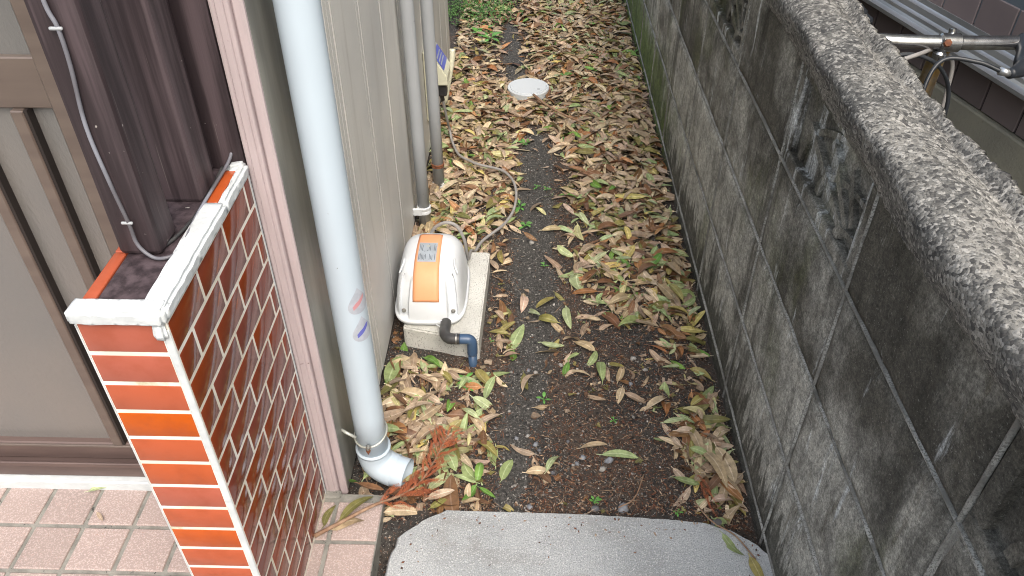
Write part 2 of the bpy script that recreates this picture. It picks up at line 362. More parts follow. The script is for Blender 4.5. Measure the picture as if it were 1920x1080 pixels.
def path_factor(x, y):   # the trodden gritty strip: few chips, hardly a leaf
    c = float(np.interp(y, [.95, 1.15, 1.3, 1.5, 1.67, 1.9, 2.1, 2.4, 2.6, 3.0, 3.3, 3.6], [-.03, -.02, .0, .03, .03, .01, .02, .025, .02, -.06, -.075, -.10]))
    hw = float(np.interp(y, [.95, 1.15, 1.3, 1.5, 2.45, 2.56, 2.62, 3.02, 3.08, 3.6, 3.7], [.03, .06, .075, .085, .08, .05, .0, .0, .06, .06, .0]))
    return max(0., min(1., 1.7 * (1 - abs(x - c + .02 * nz(x, y, 6, 9)) / max(hw, 1e-4)))) if hw > .001 else 0.
so_ = mesh('soil_path', gv, gf, 'soil', None, True); tag(so_, kind='structure')
at_ = so_.data.attributes.new('strip', 'FLOAT', 'POINT'); at_.data.foreach_set('value', np.array([path_factor(q[0], q[1]) for q in gv], dtype=np.float32))
far = [(-120, -120, -.03), (120, -120, -.03), (120, 120, -.03), (-120, 120, -.03)]
tag(mesh('ground', far, [(0, 1, 2, 3)], 'soil'), kind='structure')

# concrete slab in the foreground, its back edge nibbled at the left corner
edge = [(-.262, -2.6), (.478, -2.6), (.478, .86), (.455, .888), (.42, .915), (.36, .937), (.27, .944), (.12, .951), (-.02, .953), (-.16, .954), (-.195, .937), (-.235, .905), (-.247, .89), (-.25, .868), (-.258, .845), (-.262, .80)]
pts = []
for i in range(len(edge)):
    a = edge[i]; b = edge[(i + 1) % len(edge)]; n = max(1, int(math.dist(a, b) / .012)) if max(a[1], b[1]) > .75 and min(a[1], b[1]) > -1 else 1
    for k in range(n):
        t = k / n; x = a[0] + (b[0] - a[0]) * t; y = a[1] + (b[1] - a[1]) * t
        j = .0014 if n > 1 else 0
        if y > .80 and (x < -.15 or x > .4): j = .0045
        pts.append((x + j * nz(x, y, 0, 60), y + j * nz(x, y, 5, 60)))
npt = len(pts)
v = [(x, y, .012) for x, y in pts] + [(x, y, .006) for x, y in pts] + [(x, y, -.06) for x, y in pts]
cxm = (sum(p[0] for p in pts) / npt, .3)
v[:npt] = [(x + (.004 if x < cxm[0] else -.004) * (1 if abs(x) > .1 else .3), y - .004, .014) for x, y in pts]
f = [tuple(range(npt))] + [(i + npt, (i + 1) % npt + npt, (i + 1) % npt, i) for i in range(npt)] + [(i + 2 * npt, (i + 1) % npt + 2 * npt, (i + 1) % npt + npt, i + npt) for i in range(npt)]
slab = tag(mesh('concrete_slab', v, f, 'slab'), kind='structure')

# tiled porch floor
TZ = .03
floor = tag(box('porch_floor', -2.6, -.283, -2.2, .975, -.05, TZ - .0035, 'fgrout'), kind='structure')
tm = {}
def floor_tile(x0, x1, y0, y1):
    key = (round(x1 - x0, 3), round(y1 - y0, 3)); g = .0045
    if key not in tm:
        bm = boxbm(-key[0] / 2 + g, key[0] / 2 - g, -key[1] / 2 + g, key[1] / 2 - g, -.006, 0, .0016)
        me = bpy.data.meshes.new('floor_tile'); bm.to_mesh(me); bm.free(); me.materials.append(MB['ftile']); tm[key] = me
    o = link('floor_tile', tm[key], None, floor)
    o.location = Vector(((x0 + x1) / 2, (y0 + y1) / 2, TZ + random.uniform(-.0006, .0006))) - floor.location
    o.rotation_euler = (random.gauss(0, .003), random.gauss(0, .003), random.choice((0, math.pi)) + random.gauss(0, .004))
for i in range(16):
    for j in range(11):
        floor_tile(-.5705 - .0968 * (i + 1) + .0968, -.5705 - .0968 * i + .0968, .887 - .0975 * j, .887 - .0975 * (j - 1) - (.006 if j == 0 else 0))
for i in range(2):
    for j in range(11):
        floor_tile(-.28 - .0968 * (i + 1), -.28 - .0968 * i, .958 - .0945 * (j + 1), .958 - .0945 * j)
tag(box('door_threshold_mortar', -2.4, -.51, .972, 1.02, .026, .054, 'white', None, .003), 'rough white mortar strip under the brown door sill', 'mortar strip')

# ------------------------------------------------------------------ block wall
XR = .467
wall = empty('block_wall', (XR, 2, 0), 'dark weathered concrete block wall with rough pebbly coping', 'wall')
zj = [1.36 - 1.345, 1.36 - 1.138, 1.36 - .936, 1.36 - .735, .825]      # horizontal joints
YJ0, PY = .5165, .397
box('mortar_core', XR + .004, XR + .096, YJ0 - PY * 4, YJ0 + PY * 16, -.2, .626, 'mortar', wall)
box('mortar_core', XR + .045, XR + .092, YJ0 - PY * 4, YJ0 + PY * 16, .6262, .83, 'mortar', wall)
bmc = {}
def block_mesh(h, variant):
    key = (round(h, 3), variant)
    if key in bmc: return bmc[key]
    hx, g = PY / 2, .0042; bm = bmesh.new(); nu, nv = 26, 14
    hh = h - 2 * g; LL = PY - 2 * g
    grid = []
    for j in range(nv + 1):
        row = []
        for i in range(nu + 1):
            u = i / nu; t = j / nv; yy = -LL / 2 + LL * u; zz = g + hh * t
            d = min(u * LL, (1 - u) * LL, t * hh, (1 - t) * hh)
            x = .0035 * max(0, 1 - d / .008) ** 1.5
            x += .0011 * nz(yy * 30, zz * 30, variant * 7.3) + .0016 * nz(yy * 8, zz * 8, variant * 3.1)
            if d == 0: yy += .0012 * nz(zz * 60, yy * 60, variant); zz += .0012 * nz(yy * 50, zz * 60, variant + 9)
            row.append(bm.verts.new((x, yy, zz)))
        grid.append(row)
    for j in range(nv):
        for i in range(nu): bm.faces.new((grid[j][i], grid[j + 1][i], grid[j + 1][i + 1], grid[j][i + 1]))
    ring = [grid[0][i] for i in range(nu + 1)] + [grid[j][nu] for j in range(1, nv + 1)] + [grid[nv][i] for i in range(nu - 1, -1, -1)] + [grid[j][0] for j in range(nv - 1, 0, -1)]
    back = [bm.verts.new((.10, q.co.y, q.co.z)) for q in ring]; k = len(ring)
    for i in range(k): bm.faces.new((ring[i], ring[(i + 1) % k], back[(i + 1) % k], back[i]))
    bm.faces.new(back[::-1]); bmesh.ops.recalc_face_normals(bm, faces=bm.faces[:])
    me = bpy.data.meshes.new('concrete_block'); bm.to_mesh(me); bm.free(); me.materials.append(MB['block'])
    for p in me.polygons[:nu * nv]: p.use_smooth = True
    bmc[key] = me; return me
def openwork_mesh(h):
    """a pierced ornamental block: a frame, a sunk field and fan-shaped ribs"""
    g = .0042; L = PY - 2 * g; H = h - 2 * g; fr = .026; dp = .017
    bm = bmesh.new()
    def bx(y0, y1, z0, z1, x0, x1, bev=.003):
        b2 = boxbm(x0, x1, y0, y1, z0, z1, bev); me = bpy.data.meshes.new('t'); b2.to_mesh(me); b2.free(); bm.from_mesh(me); bpy.data.meshes.remove(me)
    y0, y1 = -L / 2, L / 2
    bx(y0, y1, g, g + fr, .001, .1); bx(y0, y1, g + H - fr, g + H, .0015, .1); bx(y0, y0 + fr, g + fr - .001, g + H - fr + .001, .0022, .098); bx(y1 - fr, y1, g + fr - .001, g + H - fr + .001, .0018, .098)
    bx(y0 + fr - .001, y1 - fr + .001, g + fr - .001, g + H - fr + .001, dp, .09, 0)
    def rib(a, b, wd, x0):
        a = Vector((0, a[0], a[1])); b = Vector((0, b[0], b[1])); t = (b - a).normalized(); s = Vector((0, -t.z, t.y)) * wd / 2
        q = [a - s, b - s, b + s, a + s]; lo = [bm.verts.new((dp + .003, p.y, p.z)) for p in q]; hi = [bm.verts.new((x0, (p.y * .86 + (a.y + b.y) / 2 * .14) if 0 else p.y, p.z)) for p in q]
        bm.faces.new(hi); bm.faces.new(lo[::-1])
        for i in range(4): bm.faces.new((lo[i], lo[(i + 1) % 4], hi[(i + 1) % 4], hi[i]))
    cy_, cz_ = y0 + fr, g + fr                       # the fan springs from the lower near corner
    for q_, (ang, ln) in enumerate(((17, .285), (33, .20), (55, .135))):
        rib((cy_ + .05 * math.cos(R(ang)), cz_ + .05 * math.sin(R(ang))), (cy_ + ln * math.cos(R(ang)), cz_ + ln * math.sin(R(ang))), .015, .0060 + .0011 * q_)
    for rad, x0 in ((.045, .0048), (.125, .0095), (.20, .0101)):                  # curved ribs, each one continuous strip
        ring_ = []
        for k in range(15):
            a = R(2 + 86 * k / 14); ca, sa = math.cos(a), math.sin(a)
            pts_ = [(cy_ + (rad + e) * 1.5 * ca, cz_ + min((rad + e) * .72 * sa, H - 2 * fr - .003 + e * .3)) for e in (-.006, .006)]
            ring_.append([bm.verts.new((x, q[0], q[1])) for q in pts_ for x in (x0, dp + .004)])
        for a_, b_ in zip(ring_, ring_[1:]):
            bm.faces.new((a_[0], a_[2], b_[2], b_[0])); bm.faces.new((a_[0], b_[0], b_[1], a_[1])); bm.faces.new((a_[2], a_[3], b_[3], b_[2]))
    bmesh.ops.recalc_face_normals(bm, faces=bm.faces[:])
    me = bpy.data.meshes.new('openwork_block'); bm.to_mesh(me); bm.free(); me.materials.append(MB['block']); return me
ow = openwork_mesh(zj[4] - zj[3])
zz = [zj[0] - .2] + zj
for c in range(5):
    for k in range(-4, 16):
        yc = YJ0 + PY * (k + .5); h = zz[c + 1] - zz[c]
        deco = c == 4 and k % 2 == 1
        o = link('openwork_block' if deco else 'concrete_block', ow if deco else block_mesh(h, (k * 5 + c * 3) % 6), None, wall)
        o.location = Vector((XR + random.uniform(-.0012, .0012), yc, zz[c])) - wall.location
        tn = (.50, .56, .56, .46, .40)[c] + random.uniform(-.07, .07) + (.12 if c in (1, 2) and 0 < k < 5 else -.02 if k < 1 else 0); o.color = (tn, .07 if deco else random.uniform(-.02, .03), tn, 1)
        if deco: tag(o, 'ornamental block with a sunk fan pattern')
# raised smears of pointing mortar along the joints
pv = []; pf = []
def smear(p, q, wd, dep):
    n = max(2, int(math.dist(p, q) / .02)); p = Vector(p); q = Vector(q); t = (q - p).normalized(); s = Vector((0, -t.z, t.y)); b0 = len(pv)
    for i in range(n + 1):
        c = p.lerp(q, i / n); ww = wd * (.75 + .5 * nz(c.y, c.z, 1, 25)); d = dep * (1 + .8 * nz(c.y, c.z, 4, 18))
        pv.extend([c + s * ww + Vector((.006, 0, 0)), c + s * ww * .6 + Vector((-d, 0, 0)), c - s * ww * .6 + Vector((-d, 0, 0)), c - s * ww + Vector((.006, 0, 0))])
    for i in range(n):
        for k in range(3): a = b0 + i * 4 + k; pf.append((a, a + 4, a + 5, a + 1))
L = wall.location
for c in range(4): smear((XR - L.x, YJ0 - PY * 4 - L.y, zj[c] - L.z), (XR - L.x, YJ0 + PY * 16 - L.y, zj[c] - L.z), .0034, .0002)
for k in range(-3, 16): smear((XR - L.x, YJ0 + PY * k - L.y, -.1), (XR - L.x, YJ0 + PY * k - L.y, .825), .0031, -.0001)
mesh('pointing_mortar', pv, pf, 'mortar', wall, True)
# coping
prof = [(.585, .815), (.590, .87), (.585, .905), (.575, .92), (.553, .923), (.532, .92), (.516, .909), (.500, .902), (.484, .909), (.462, .918), (.44, .921), (.420, .919), (.408, .914), (.401, .905), (.402, .893), (.408, .878), (.418, .862), (.428, .846), (.436, .831), (.446, .822), (.5, .815)]
prof = [(.528 + (x - .59), z - .012) if x > .57 else (x if x < .50 else .50 + (x - .50) * .35, z - .012 * max(0, (x - .47) / .08)) for x, z in prof]
fine = []
for i in range(len(prof) - 1):
    a, b = prof[i], prof[i + 1]; n = max(1, int(math.dist(a, b) / .006))
    for k in range(n): fine.append((a[0] + (b[0] - a[0]) * k / n, a[1] + (b[1] - a[1]) * k / n))
cv = []; cf = []; m_ = len(fine); ys = [-.9 + .0075 * i for i in range(int(7.8 / .0075))]
ys = [y for i, y in enumerate(ys) if (0.2 < y < 2.4) or i % 4 == 0]
for y in ys:
    for x, z in fine:
        top = 1 if z > .86 else .35
        d1 = nz(x * 2.2, y * .6, z, 9) * 1.5; d2 = nz(x, y, z, 34); d3 = nz(x, y, z, 95); d4 = nz(x, y, z, 210)
        drift = max(-.008, min(.025, .024 * (y - .65)))
        cv.append((x + drift + (.005 * d1 + .002 * d2 + .002 * d3 + .0015 * d4) * .8 - L.x, y - L.y + .002 * d3, z + top * (.009 * d1 + .0042 * d2 + .003 * d3 + .002 * d4) - L.z))
for j in range(len(ys) - 1):
    for i in range(m_):
        a = j * m_ + i; b = j * m_ + (i + 1) % m_; cf.append((a, b, b + m_, a + m_))
tag(mesh('coping', cv, cf, 'coping', wall, True), 'rough pebbly concrete coping')

# ------------------------------------------------------------------ house wall with siding
SX = -.345
house = empty('house_wall', (SX, 1.0, 0), 'grey house wall of vertical siding boards with pink corner trim', 'wall')
box('wall_core', -2.6, SX - .0020, 1.302, 3.25, .0, 2.7, 'bronzed', house)
box('corner_core', -2.6, -.37, 1.046, 1.3015, .0, 2.7, 'bronzed', house)
box('end_panel', SX - .06, -.363, .995, 1.3, .015, 2.7, 'gpanel', house, .002)
box('return_strip', -.3628, SX - .0002, 1.2975, 1.3015, .012, 2.7, 'siding', house)
ycut = [1.30, 1.319, 1.343, 1.541, 1.566, 1.764, 1.787, 1.993, 2.026, 2.085, 2.157, 2.40, 2.43, 2.66, 2.69, 2.93, 2.955, 3.13, 3.15, 3.256]
for i in range(len(ycut) - 1):
    g = .0048 if abs(ycut[i] - 1.541) < .001 else .0024
    wd = ycut[i + 1] - ycut[i]
    o = box('siding_board' if wd > .05 else 'cover_strip', SX - .0018, SX - (.0 if wd > .05 else .0008) + random.uniform(-.0002, .0002), ycut[i] + g, ycut[i + 1] - .0008, .012 + random.uniform(0, .004), 2.7, 'siding', house, 0)
tr = box('corner_trim', -.404, -.378, .978, .996, .012, 2.7, 'pink', house, .003, 2)
box('trim_bead', -.396, -.384, .976, .9785, .012, 2.7, 'pink', tr, .0018)
box('trim_return', -.3775, -.362, .984, .9945, .012, 2.7, 'pink', tr, .003)
box('base_mortar', -.412, -.372, .962, .982, .012, .034, 'fgrout', house, .004)
box('upper_wall', -2.6, -.61, 1.0, 1.045, 2.02, 2.7, 'siding', house, .003)
hk = tube('wire_hook', spline([(-.364, 1.02, 1.085), (-.352, 1.015, 1.075), (-.349, 1.01, 1.045), (-.356, 1.005, 1.035), (-.362, 1.0, 1.05), (-.363, .998, 1.08)], 6), .0022, 'rust', house, 8)

# sliding door
DY = 1.0
door = empty('sliding_door', (-1.2, DY, .05), 'bronze framed sliding door with frosted panels and slim bars', 'door')
box('frame_sill', -2.4, -.51, .985, 1.04, .055, .098, 'brail', door, .003)
box('sill_lip', -2.4, -.512, .979, .984, .092, .104, 'brail', door, .0015)
box('bottom_rail', -2.4, -.512, .996, 1.03, .099, .146, 'brail', door, .003)
box('bead', -2.4, -.514, .991, .9955, .139, .145, 'bronze', door, .001)
box('lower_panel', -2.4, -.52, 1.010, 1.018, .146, .862, 'frost', door)
box('upper_panel', -2.4, -.52, 1.010, 1.018, .937, 1.95, 'frost', door)
box('mid_rail', -2.4, -.66, 1.000, 1.024, .862, .937, 'bronze', door, .002)
for x in (-.800, -.716):
    b_ = box('vertical_bar', x - .0105, x + .0085, .992, 1.0095, .1461, .8618, 'bronze', door, .0018)
    box('bar_edge', x + .0087, x + .0135, .9945, 1.0095, .1461, .8618, 'bronzed', b_)
for x in (-1.22, -1.31): box('vertical_bar', x - .0105, x + .0085, .992, 1.0095, .1461, .8618, 'bronze', door, .0018)
st = box('stile', -.662, -.626, .988, 1.03, .147, 1.95, 'bronze', door, .003)
box('stile_gasket', -.6255, -.612, .996, 1.03, .147, 1.95, 'bronzed', st)
box('head_frame', -2.4, -.50, .985, 1.04, 1.95, 2.02, 'bronze', door, .003)

# ------------------------------------------------------------------ tiled wing wall
WX0, WX1, WY0, WY1 = -.508, -.402, .651, .972
PZ, PT = .0493, .0985
ww = empty('tiled_wing_wall', ((WX0 + WX1) / 2, (WY0 + WY1) / 2, TZ), 'low wing wall clad in glossy orange red tiles with white grout', 'wall')
box('grout_core', WX0 + .0007, WX1 - .0007, WY0 + .0007, WY1 - .001, TZ - .01, .776, 'grout', ww)
zt = .7765
gl = {}
def glaze_tile(x0, x1, y0, y1, z0, z1, bev=.0014, mat='glaze'):
    key = (round(x1 - x0, 4), round(y1 - y0, 4), round(z1 - z0, 4), mat)
    if key not in gl:
        bm = boxbm(-key[0] / 2, key[0] / 2, -key[1] / 2, key[1] / 2, -key[2] / 2, key[2] / 2, bev, 2)
        me = bpy.data.meshes.new('glazed_tile'); bm.to_mesh(me); bm.free(); me.materials.append(MB[mat])
        for p in me.polygons: p.use_smooth = True
        gl[key] = me
    o = link('glazed_tile', gl[key], None, ww); o.location = Vector(((x0 + x1) / 2, (y0 + y1) / 2, (z0 + z1) / 2)) - ww.location
    o.rotation_euler = (random.gauss(0, .0012), random.gauss(0, .0012), random.gauss(0, .0014)); return o
g = .0029
for c in range(16):
    z1 = zt - PZ * c - g; z0 = max(z1 - PZ + 2 * g, TZ + .001)
    if z1 - z0 < .008: continue
    glaze_tile(WX0 + .002, WX1 - .0115, WY0, WY0 + .006, z0, z1)                       # end face, one tile per course
    off = .0 if c % 2 else .5                                                          # long faces in half bond
    k = -1
    while True:
        a = .6995 + PT * (off + k - 0) ; b = a + PT; k += 1
        if a > WY1: break
        y0, y1 = max(a + g, WY0 + .0025), min(b - g, WY1 - .003)
        if y1 - y0 < .006: continue
        glaze_tile(WX1 - .006, WX1, y0, y1, z0, z1, mat='glaze2')  # tiles on the passage face get a darker, browner colour than the others
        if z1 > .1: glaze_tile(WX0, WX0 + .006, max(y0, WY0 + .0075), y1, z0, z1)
        if k > 8: break
box('corner_strip', WX1 - .0105, WX1 - .0008, WY0 - .0012, WY0 + .0035, TZ + .002, .765, 'white', ww, .0012)
box('corner_strip', WX0 - .0008, WX0 + .0015, WY0 - .0006, WY0 + .0035, TZ + .002, .772, 'white', ww, .0008)
box('edge_sealant', WX1 - .004, WX1 - .0002, WY1 - .0022, WY1 + .004, TZ + .002, .79, 'white', ww, .001)
# lumpy mortar cap
def lump(name, x0, x1, y0, y1, z0, z1, mat, parent, amp=.0022, step=.004, seed=0, r=.006):
    bm = boxbm(x0, x1, y0, y1, z0, z1, 0)
    n = lambda a: max(1, int(a / step))
    bmesh.ops.bevel(bm, geom=bm.edges[:], offset=min(r, (z1 - z0) * .45, (x1 - x0) * .3), segments=2, affect='EDGES')
    bmesh.ops.triangulate(bm, faces=bm.faces[:])
    for _ in range(5):
        le = [e for e in bm.edges if e.calc_length() > step * 1.6]
        if not le: break
        bmesh.ops.subdivide_edges(bm, edges=le, cuts=1); bmesh.ops.triangulate(bm, faces=bm.faces[:])
    LL_ = world_loc(parent)
    for v_ in bm.verts:
        c = v_.co; d = Vector((nz(c.x, c.y, c.z + seed, 60), nz(c.x + 5, c.y, c.z + seed, 60), nz(c.x, c.y + 5, c.z + seed, 45)))
        v_.co = c + d * amp - LL_
    bmesh.ops.recalc_face_normals(bm, faces=bm.faces[:])
    return frombm(name, bm, mat, parent, True)
lump('mortar_cap', -.511, -.4005, .643, .6715, .7755, .7965, 'white', ww, .0010, seed=1, r=.004)
lump('mortar_cap', -.4315, -.3988, .650, .872, .7765, .7955, 'white', ww, .0010, seed=2, r=.004)
lump('mortar_cap', -.4115, -.3985, .868, .972, .776, .7965, 'white', ww, .0012, .006, seed=4)
lump('mortar_cap', -.428, -.399, .955, .976, .776, .7995, 'white', ww, .003, seed=3)
lump('mortar_drip', -.420, -.4045, .6445, .652, .752, .777, 'white', ww, .0022, seed=5, r=.0035)
glaze_tile(-.4285, -.412, .8735, .957, .781, .7925)
for y0, y1 in ((.673, .768), (.7705, .865), (.868, .965)): glaze_tile(WX0, -.4925, y0, y1, .778, .786)
# wooden screen standing on the wing wall
scr = empty('wooden_screen', (-.46, .85, .786), 'dark brown wooden posts on a plank atop the tiled wing wall', 'wooden screen')
box('sill_plank', -.4915, -.4315, .672, .974, .770, .786, 'wood', scr, .0025)
box('post', -.498, -.4445, .762, .815, .7862, 2.5, 'wood', scr, .007, 2)
box('post', -.491, -.4345, .882, .938, .7862, 2.5, 'wood', scr, .005, 2)
box('back_board', -.600, -.4055, .9745, .990, .05, 2.5, 'wood', scr, .003)
box('batten', -.52, -.4495, .960, .9742, .7865, 2.5, 'wood', scr, .003)
# cable stapled to the front post
cb = tag(tube('stapled_cable', spline([(-.476, .7595, 1.32), (-.470, .7585, 1.20), (-.473, .7585, 1.10), (-.4685, .758, 1.07), (-.470, .758, 1.03), (-.4775, .758, .962), (-.4745, .758, .892), (-.4695, .7575, .838), (-.468, .757, .807), (-.453, .754, .7905), (-.436, .7535, .7905), (-.4275, .765, .7905), (-.4245, .79, .7935), (-.428, .83, .7925), (-.427, .88, .7955), (-.4255, .93, .797), (-.422, .965, .803), (-.4195, .985, .815), (-.418, .998, .818)], 8), .0023, 'cable'), 'thin grey cable stapled down the dark front post', 'cable')
for z, x in ((1.07, -.469), (.838, -.470)):
    box('staple', x - .008, x + .006, .755, .7585, z - .0018, z + .0018, 'conduit', cb, .0015, 2)
tag(tube('spare_cable', spline([(-.452, .772, .7888), (-.441, .80, .789), (-.4335, .84, .789), (-.432, .88, .79), (-.433, .92, .789), (-.436, .97, .789)], 6), .0024, 'rubber'), 'short black cable lying on the plank behind the posts', 'cable')

# ------------------------------------------------------------------ downpipe
dp = empty('downpipe', (-.310, 1.041, .0), 'pale blue grey plastic downpipe with a bottom elbow and wire bracket', 'downpipe')
PX, PYY, PR = -.310, 1.041, .0308
tube('pipe', [(PX, PYY, z) for z in (2.68, 2.0, 1.4, .9, .5, .2, .082)], PR, 'pvc', dp, 48)
bend = spline([(PX, PYY, .098), (PX, PYY, .075), (PX + .007, PYY - .003, .055), (PX + .023, PYY - .008, .043), (PX + .042, PYY - .014, .039)], 6)
el = tube('elbow', bend, PR + .0034, 'pvc', dp, 48); sharp(el)
sp_ = tube('spout', [(PX + .028, PYY - .010, .0405), (PX + .068, PYY - .022, .038)], PR + .0015, 'pvc', dp, 48, False); sharp(sp_)
v, f = tube_geo([Vector((PX + .030, PYY - .0106, .0403)) - dp.location, Vector((PX + .0679, PYY - .02197, .038)) - dp.location], PR - .002, 48, False)
mesh('bore', v, [q[::-1] for q in f], 'pvc', dp, True)
tube('socket_ring', [(PX, PYY, .094), (PX, PYY, .100)], PR + .0046, 'pvc', dp, 48)
br = empty('bracket', (0, 0, .14)); br.parent = dp; 
ring = [(PX + math.cos(a) * (PR + .0018), PYY + math.sin(a) * (PR + .0018), .142 + .010 * math.cos(a - 1.0)) for a in np.linspace(0, 2 * math.pi, 49)]
tube('band', ring, .0024, 'brass', br, 8, False)
tube('wall_arm', [(-.364, 1.028, .163), (-.352, 1.022, .160), (PX - PR * .80, PYY - PR * .70, .150)], .0032, 'brass', br, 10)
bx_, by_ = PX + .03 * math.cos(R(-88)), PYY + .034 * math.sin(R(-88))
lathe('bolt', (bx_, by_ - .001, .140), [(.005, 0), (.005, .005), (.003, .0055), (.003, .009)], 'screw', br, 12, (0, -1, 0))
lathe('nut', (bx_ - .001, by_ - .001, .128), [(.004, 0), (.004, .004)], 'rust', br, 8, (0, -1, 0))
def patch(name, fn, mat, parent, r):
    """a shape wrapped on the pipe: fn gives (arc metres, height) outline"""
    out = fn; bm = bmesh.new(); vs_ = [bm.verts.new((a, h, 0)) for a, h in out]; fc = bm.faces.new(vs_)
    bmesh.ops.triangulate(bm, faces=[fc])
    for _ in range(3):
        le = [e for e in bm.edges if abs(e.verts[0].co.x - e.verts[1].co.x) > .004]
        if le: bmesh.ops.subdivide_edges(bm, edges=le, cuts=1); bmesh.ops.triangulate(bm, faces=bm.faces[:])
    for v_ in bm.verts:
        a = AZ + v_.co.x / r; v_.co = Vector((PX + r * math.cos(a), PYY + r * math.sin(a), v_.co.y)) - world_loc(parent)
    return frombm(name, bm, mat, parent, True)
def drop(z, s): # teardrop, point up
    o = []
    for k in range(28):
        t = 2 * math.pi * k / 28; r_ = .5 * (1 - math.cos(t)); o.append((s * .36 * math.sin(t) * (r_ ** .75 if r_ > 0 else 0) * 1.5, z + s * (.5 * math.cos(t))))
    return o
AZ = R(-40)
for z, c in ((.503, 'red'), (.440, 'blue')):
    s_ = patch('sticker', drop(z, .056), 'drop', dp, PR + .0006)
    zc = z - .006
    patch('printed_mark', [(-.0125, zc - .011), (-.004, zc - .006), (.002, zc - .002), (.010, zc + .006), (.013, zc + .014), (.007, zc + .013), (0, zc + .007), (-.007, zc + .003), (-.013, zc - .003)], c, s_, PR + .0011)
    tag(s_, 'drop shaped grey sticker with a %s mark' % c)
AZ = R(-96)
patch('rust_streak', [(-.004, .128), (.003, .128), (.0035, .118), (.001, .108), (-.001, .112), (-.0035, .117)], 'rust', dp, PR + .0005)

# conduits
def conduit(x, y, lab, low):
    e = empty('conduit_pipe', (x, y, 0), lab, 'conduit', 'grey conduits on the siding')
    tube('pipe', [(x, y, z) for z in (2.68, 1.5, .7, .3, low)], .0178, 'conduit', e, 32)
    return e
c1 = conduit(-.314, 1.985, 'grey conduit pipe with a white clip, beside the air pump', -.02)
lathe('clip', (-.314, 1.985, .045), [(.0195, 0), (.0212, .002), (.0212, .010), (.0200, .012), (.0212, .014), (.0212, .022), (.0195, .024)], 'shell', c1, 32)
box('clip_foot', -.345, -.318, 1.962, 1.970, .045, .07, 'shell', c1, .002)
c2 = conduit(-.292, 2.20, 'grey conduit pipe with a rusty wire ring near its foot', -.02)
lathe('wire_ring', (-.292, 2.20, .078), [(.0182, 0), (.0205, .001), (.0205, .005), (.0182, .006), (.0205, .0075), (.0205, .0115), (.0182, .0125)], 'rust', c2, 32)
lump('mortar_collar', -.313, -.268, 2.18, 2.222, -.012, .02, 'concrete', c2, .005, .006)

# outlet box and power cord
ob = empty('outdoor_socket', (SX, 2.47, .25), 'cream weatherproof socket with a blue label on the siding', 'electric socket')
box('back_plate', SX + .0005, SX + .014, 2.405, 2.535, .13, .37, 'cream', ob, .004, 2)
def prism(name, poly, y0, y1, mat, parent, bev=.003):
    Lp = world_loc(parent); bm = bmesh.new(); a = [bm.verts.new(Vector((x, y0, z)) - Lp) for x, z in poly]; b = [bm.verts.new(Vector((x, y1, z)) - Lp) for x, z in poly]; n = len(poly)
    bm.faces.new(a); bm.faces.new(b[::-1])
    for i in range(n): bm.faces.new((a[i], b[i], b[(i + 1) % n], a[(i + 1) % n]))
    bmesh.ops.recalc_face_normals(bm, faces=bm.faces[:])
    if bev: bmesh.ops.bevel(bm, geom=bm.edges[:], offset=bev, segments=2, affect='EDGES')
    return frombm(name, bm, mat, parent)
hood = prism('hood', [(SX + .013, .365), (SX + .030, .358), (SX + .075, .285), (SX + .075, .255), (SX + .013, .255)], 2.412, 2.528, 'cream', ob)
lb = prism('label', [(SX + .0345, .3535), (SX + .0350, .3545), (SX + .0655, .3045), (SX + .0650, .3035)], 2.42, 2.52, 'blue', ob, 0)
for k in range(3):
    t = .25 + .2 * k; x = SX + .0353 + .030 * t; z = .3545 - .05 * t
    prism('print_line', [(x, z), (x + .0004, z + .0004), (x + .0028, z - .0036), (x + .0024, z - .004)], 2.43, 2.505, 'plate', lb, 0)
tube('flap', spline([(SX + .083, 2.545, .325), (SX + .080, 2.54, .29), (SX + .066, 2.53, .22), (SX + .048, 2.525, .14)], 5), [.010] * 5 + [.0095] * 11, 'cream', ob, 16)
pl = box('plug', SX + .030, SX + .068, 2.435, 2.475, .205, .252, 'rubber', ob, .006, 2)
cord = empty('power_cord', (-.15, 2.2, 0), 'grey power cord looping over the leaves to the air pump', 'cord')
cp = spline([(-.297, 2.455, .21), (-.292, 2.46, .17), (-.286, 2.48, .10), (-.282, 2.51, .045), (-.272, 2.47, .024), (-.241, 2.37, .026), (-.200, 2.32, .030), (-.164, 2.291, .032), (-.092, 2.258, .032), (-.055, 2.205, .030), (-.040, 2.13, .028), (-.044, 2.05, .022), (-.062, 1.99, .018), (-.085, 1.94, .022), (-.133, 1.866, .026), (-.150, 1.81, .03), (-.158, 1.775, .058), (-.160, 1.735, .072), (-.160, 1.70, .085), (-.161, 1.672, .125), (-.165, 1.662, .175), (-.182, 1.66, .218), (-.208, 1.66, .229), (-.235, 1.665, .214), (-.252, 1.672, .185), (-.256, 1.685, .15)], 7)
tube('sheath', cp, .0044, 'cord', cord, 10)
tube('strain_relief', [(-.2985, 2.4535, .232), (-.297, 2.455, .205), (-.294, 2.458, .182)], [.010, .0085, .0066], 'rubber', cord, 12)

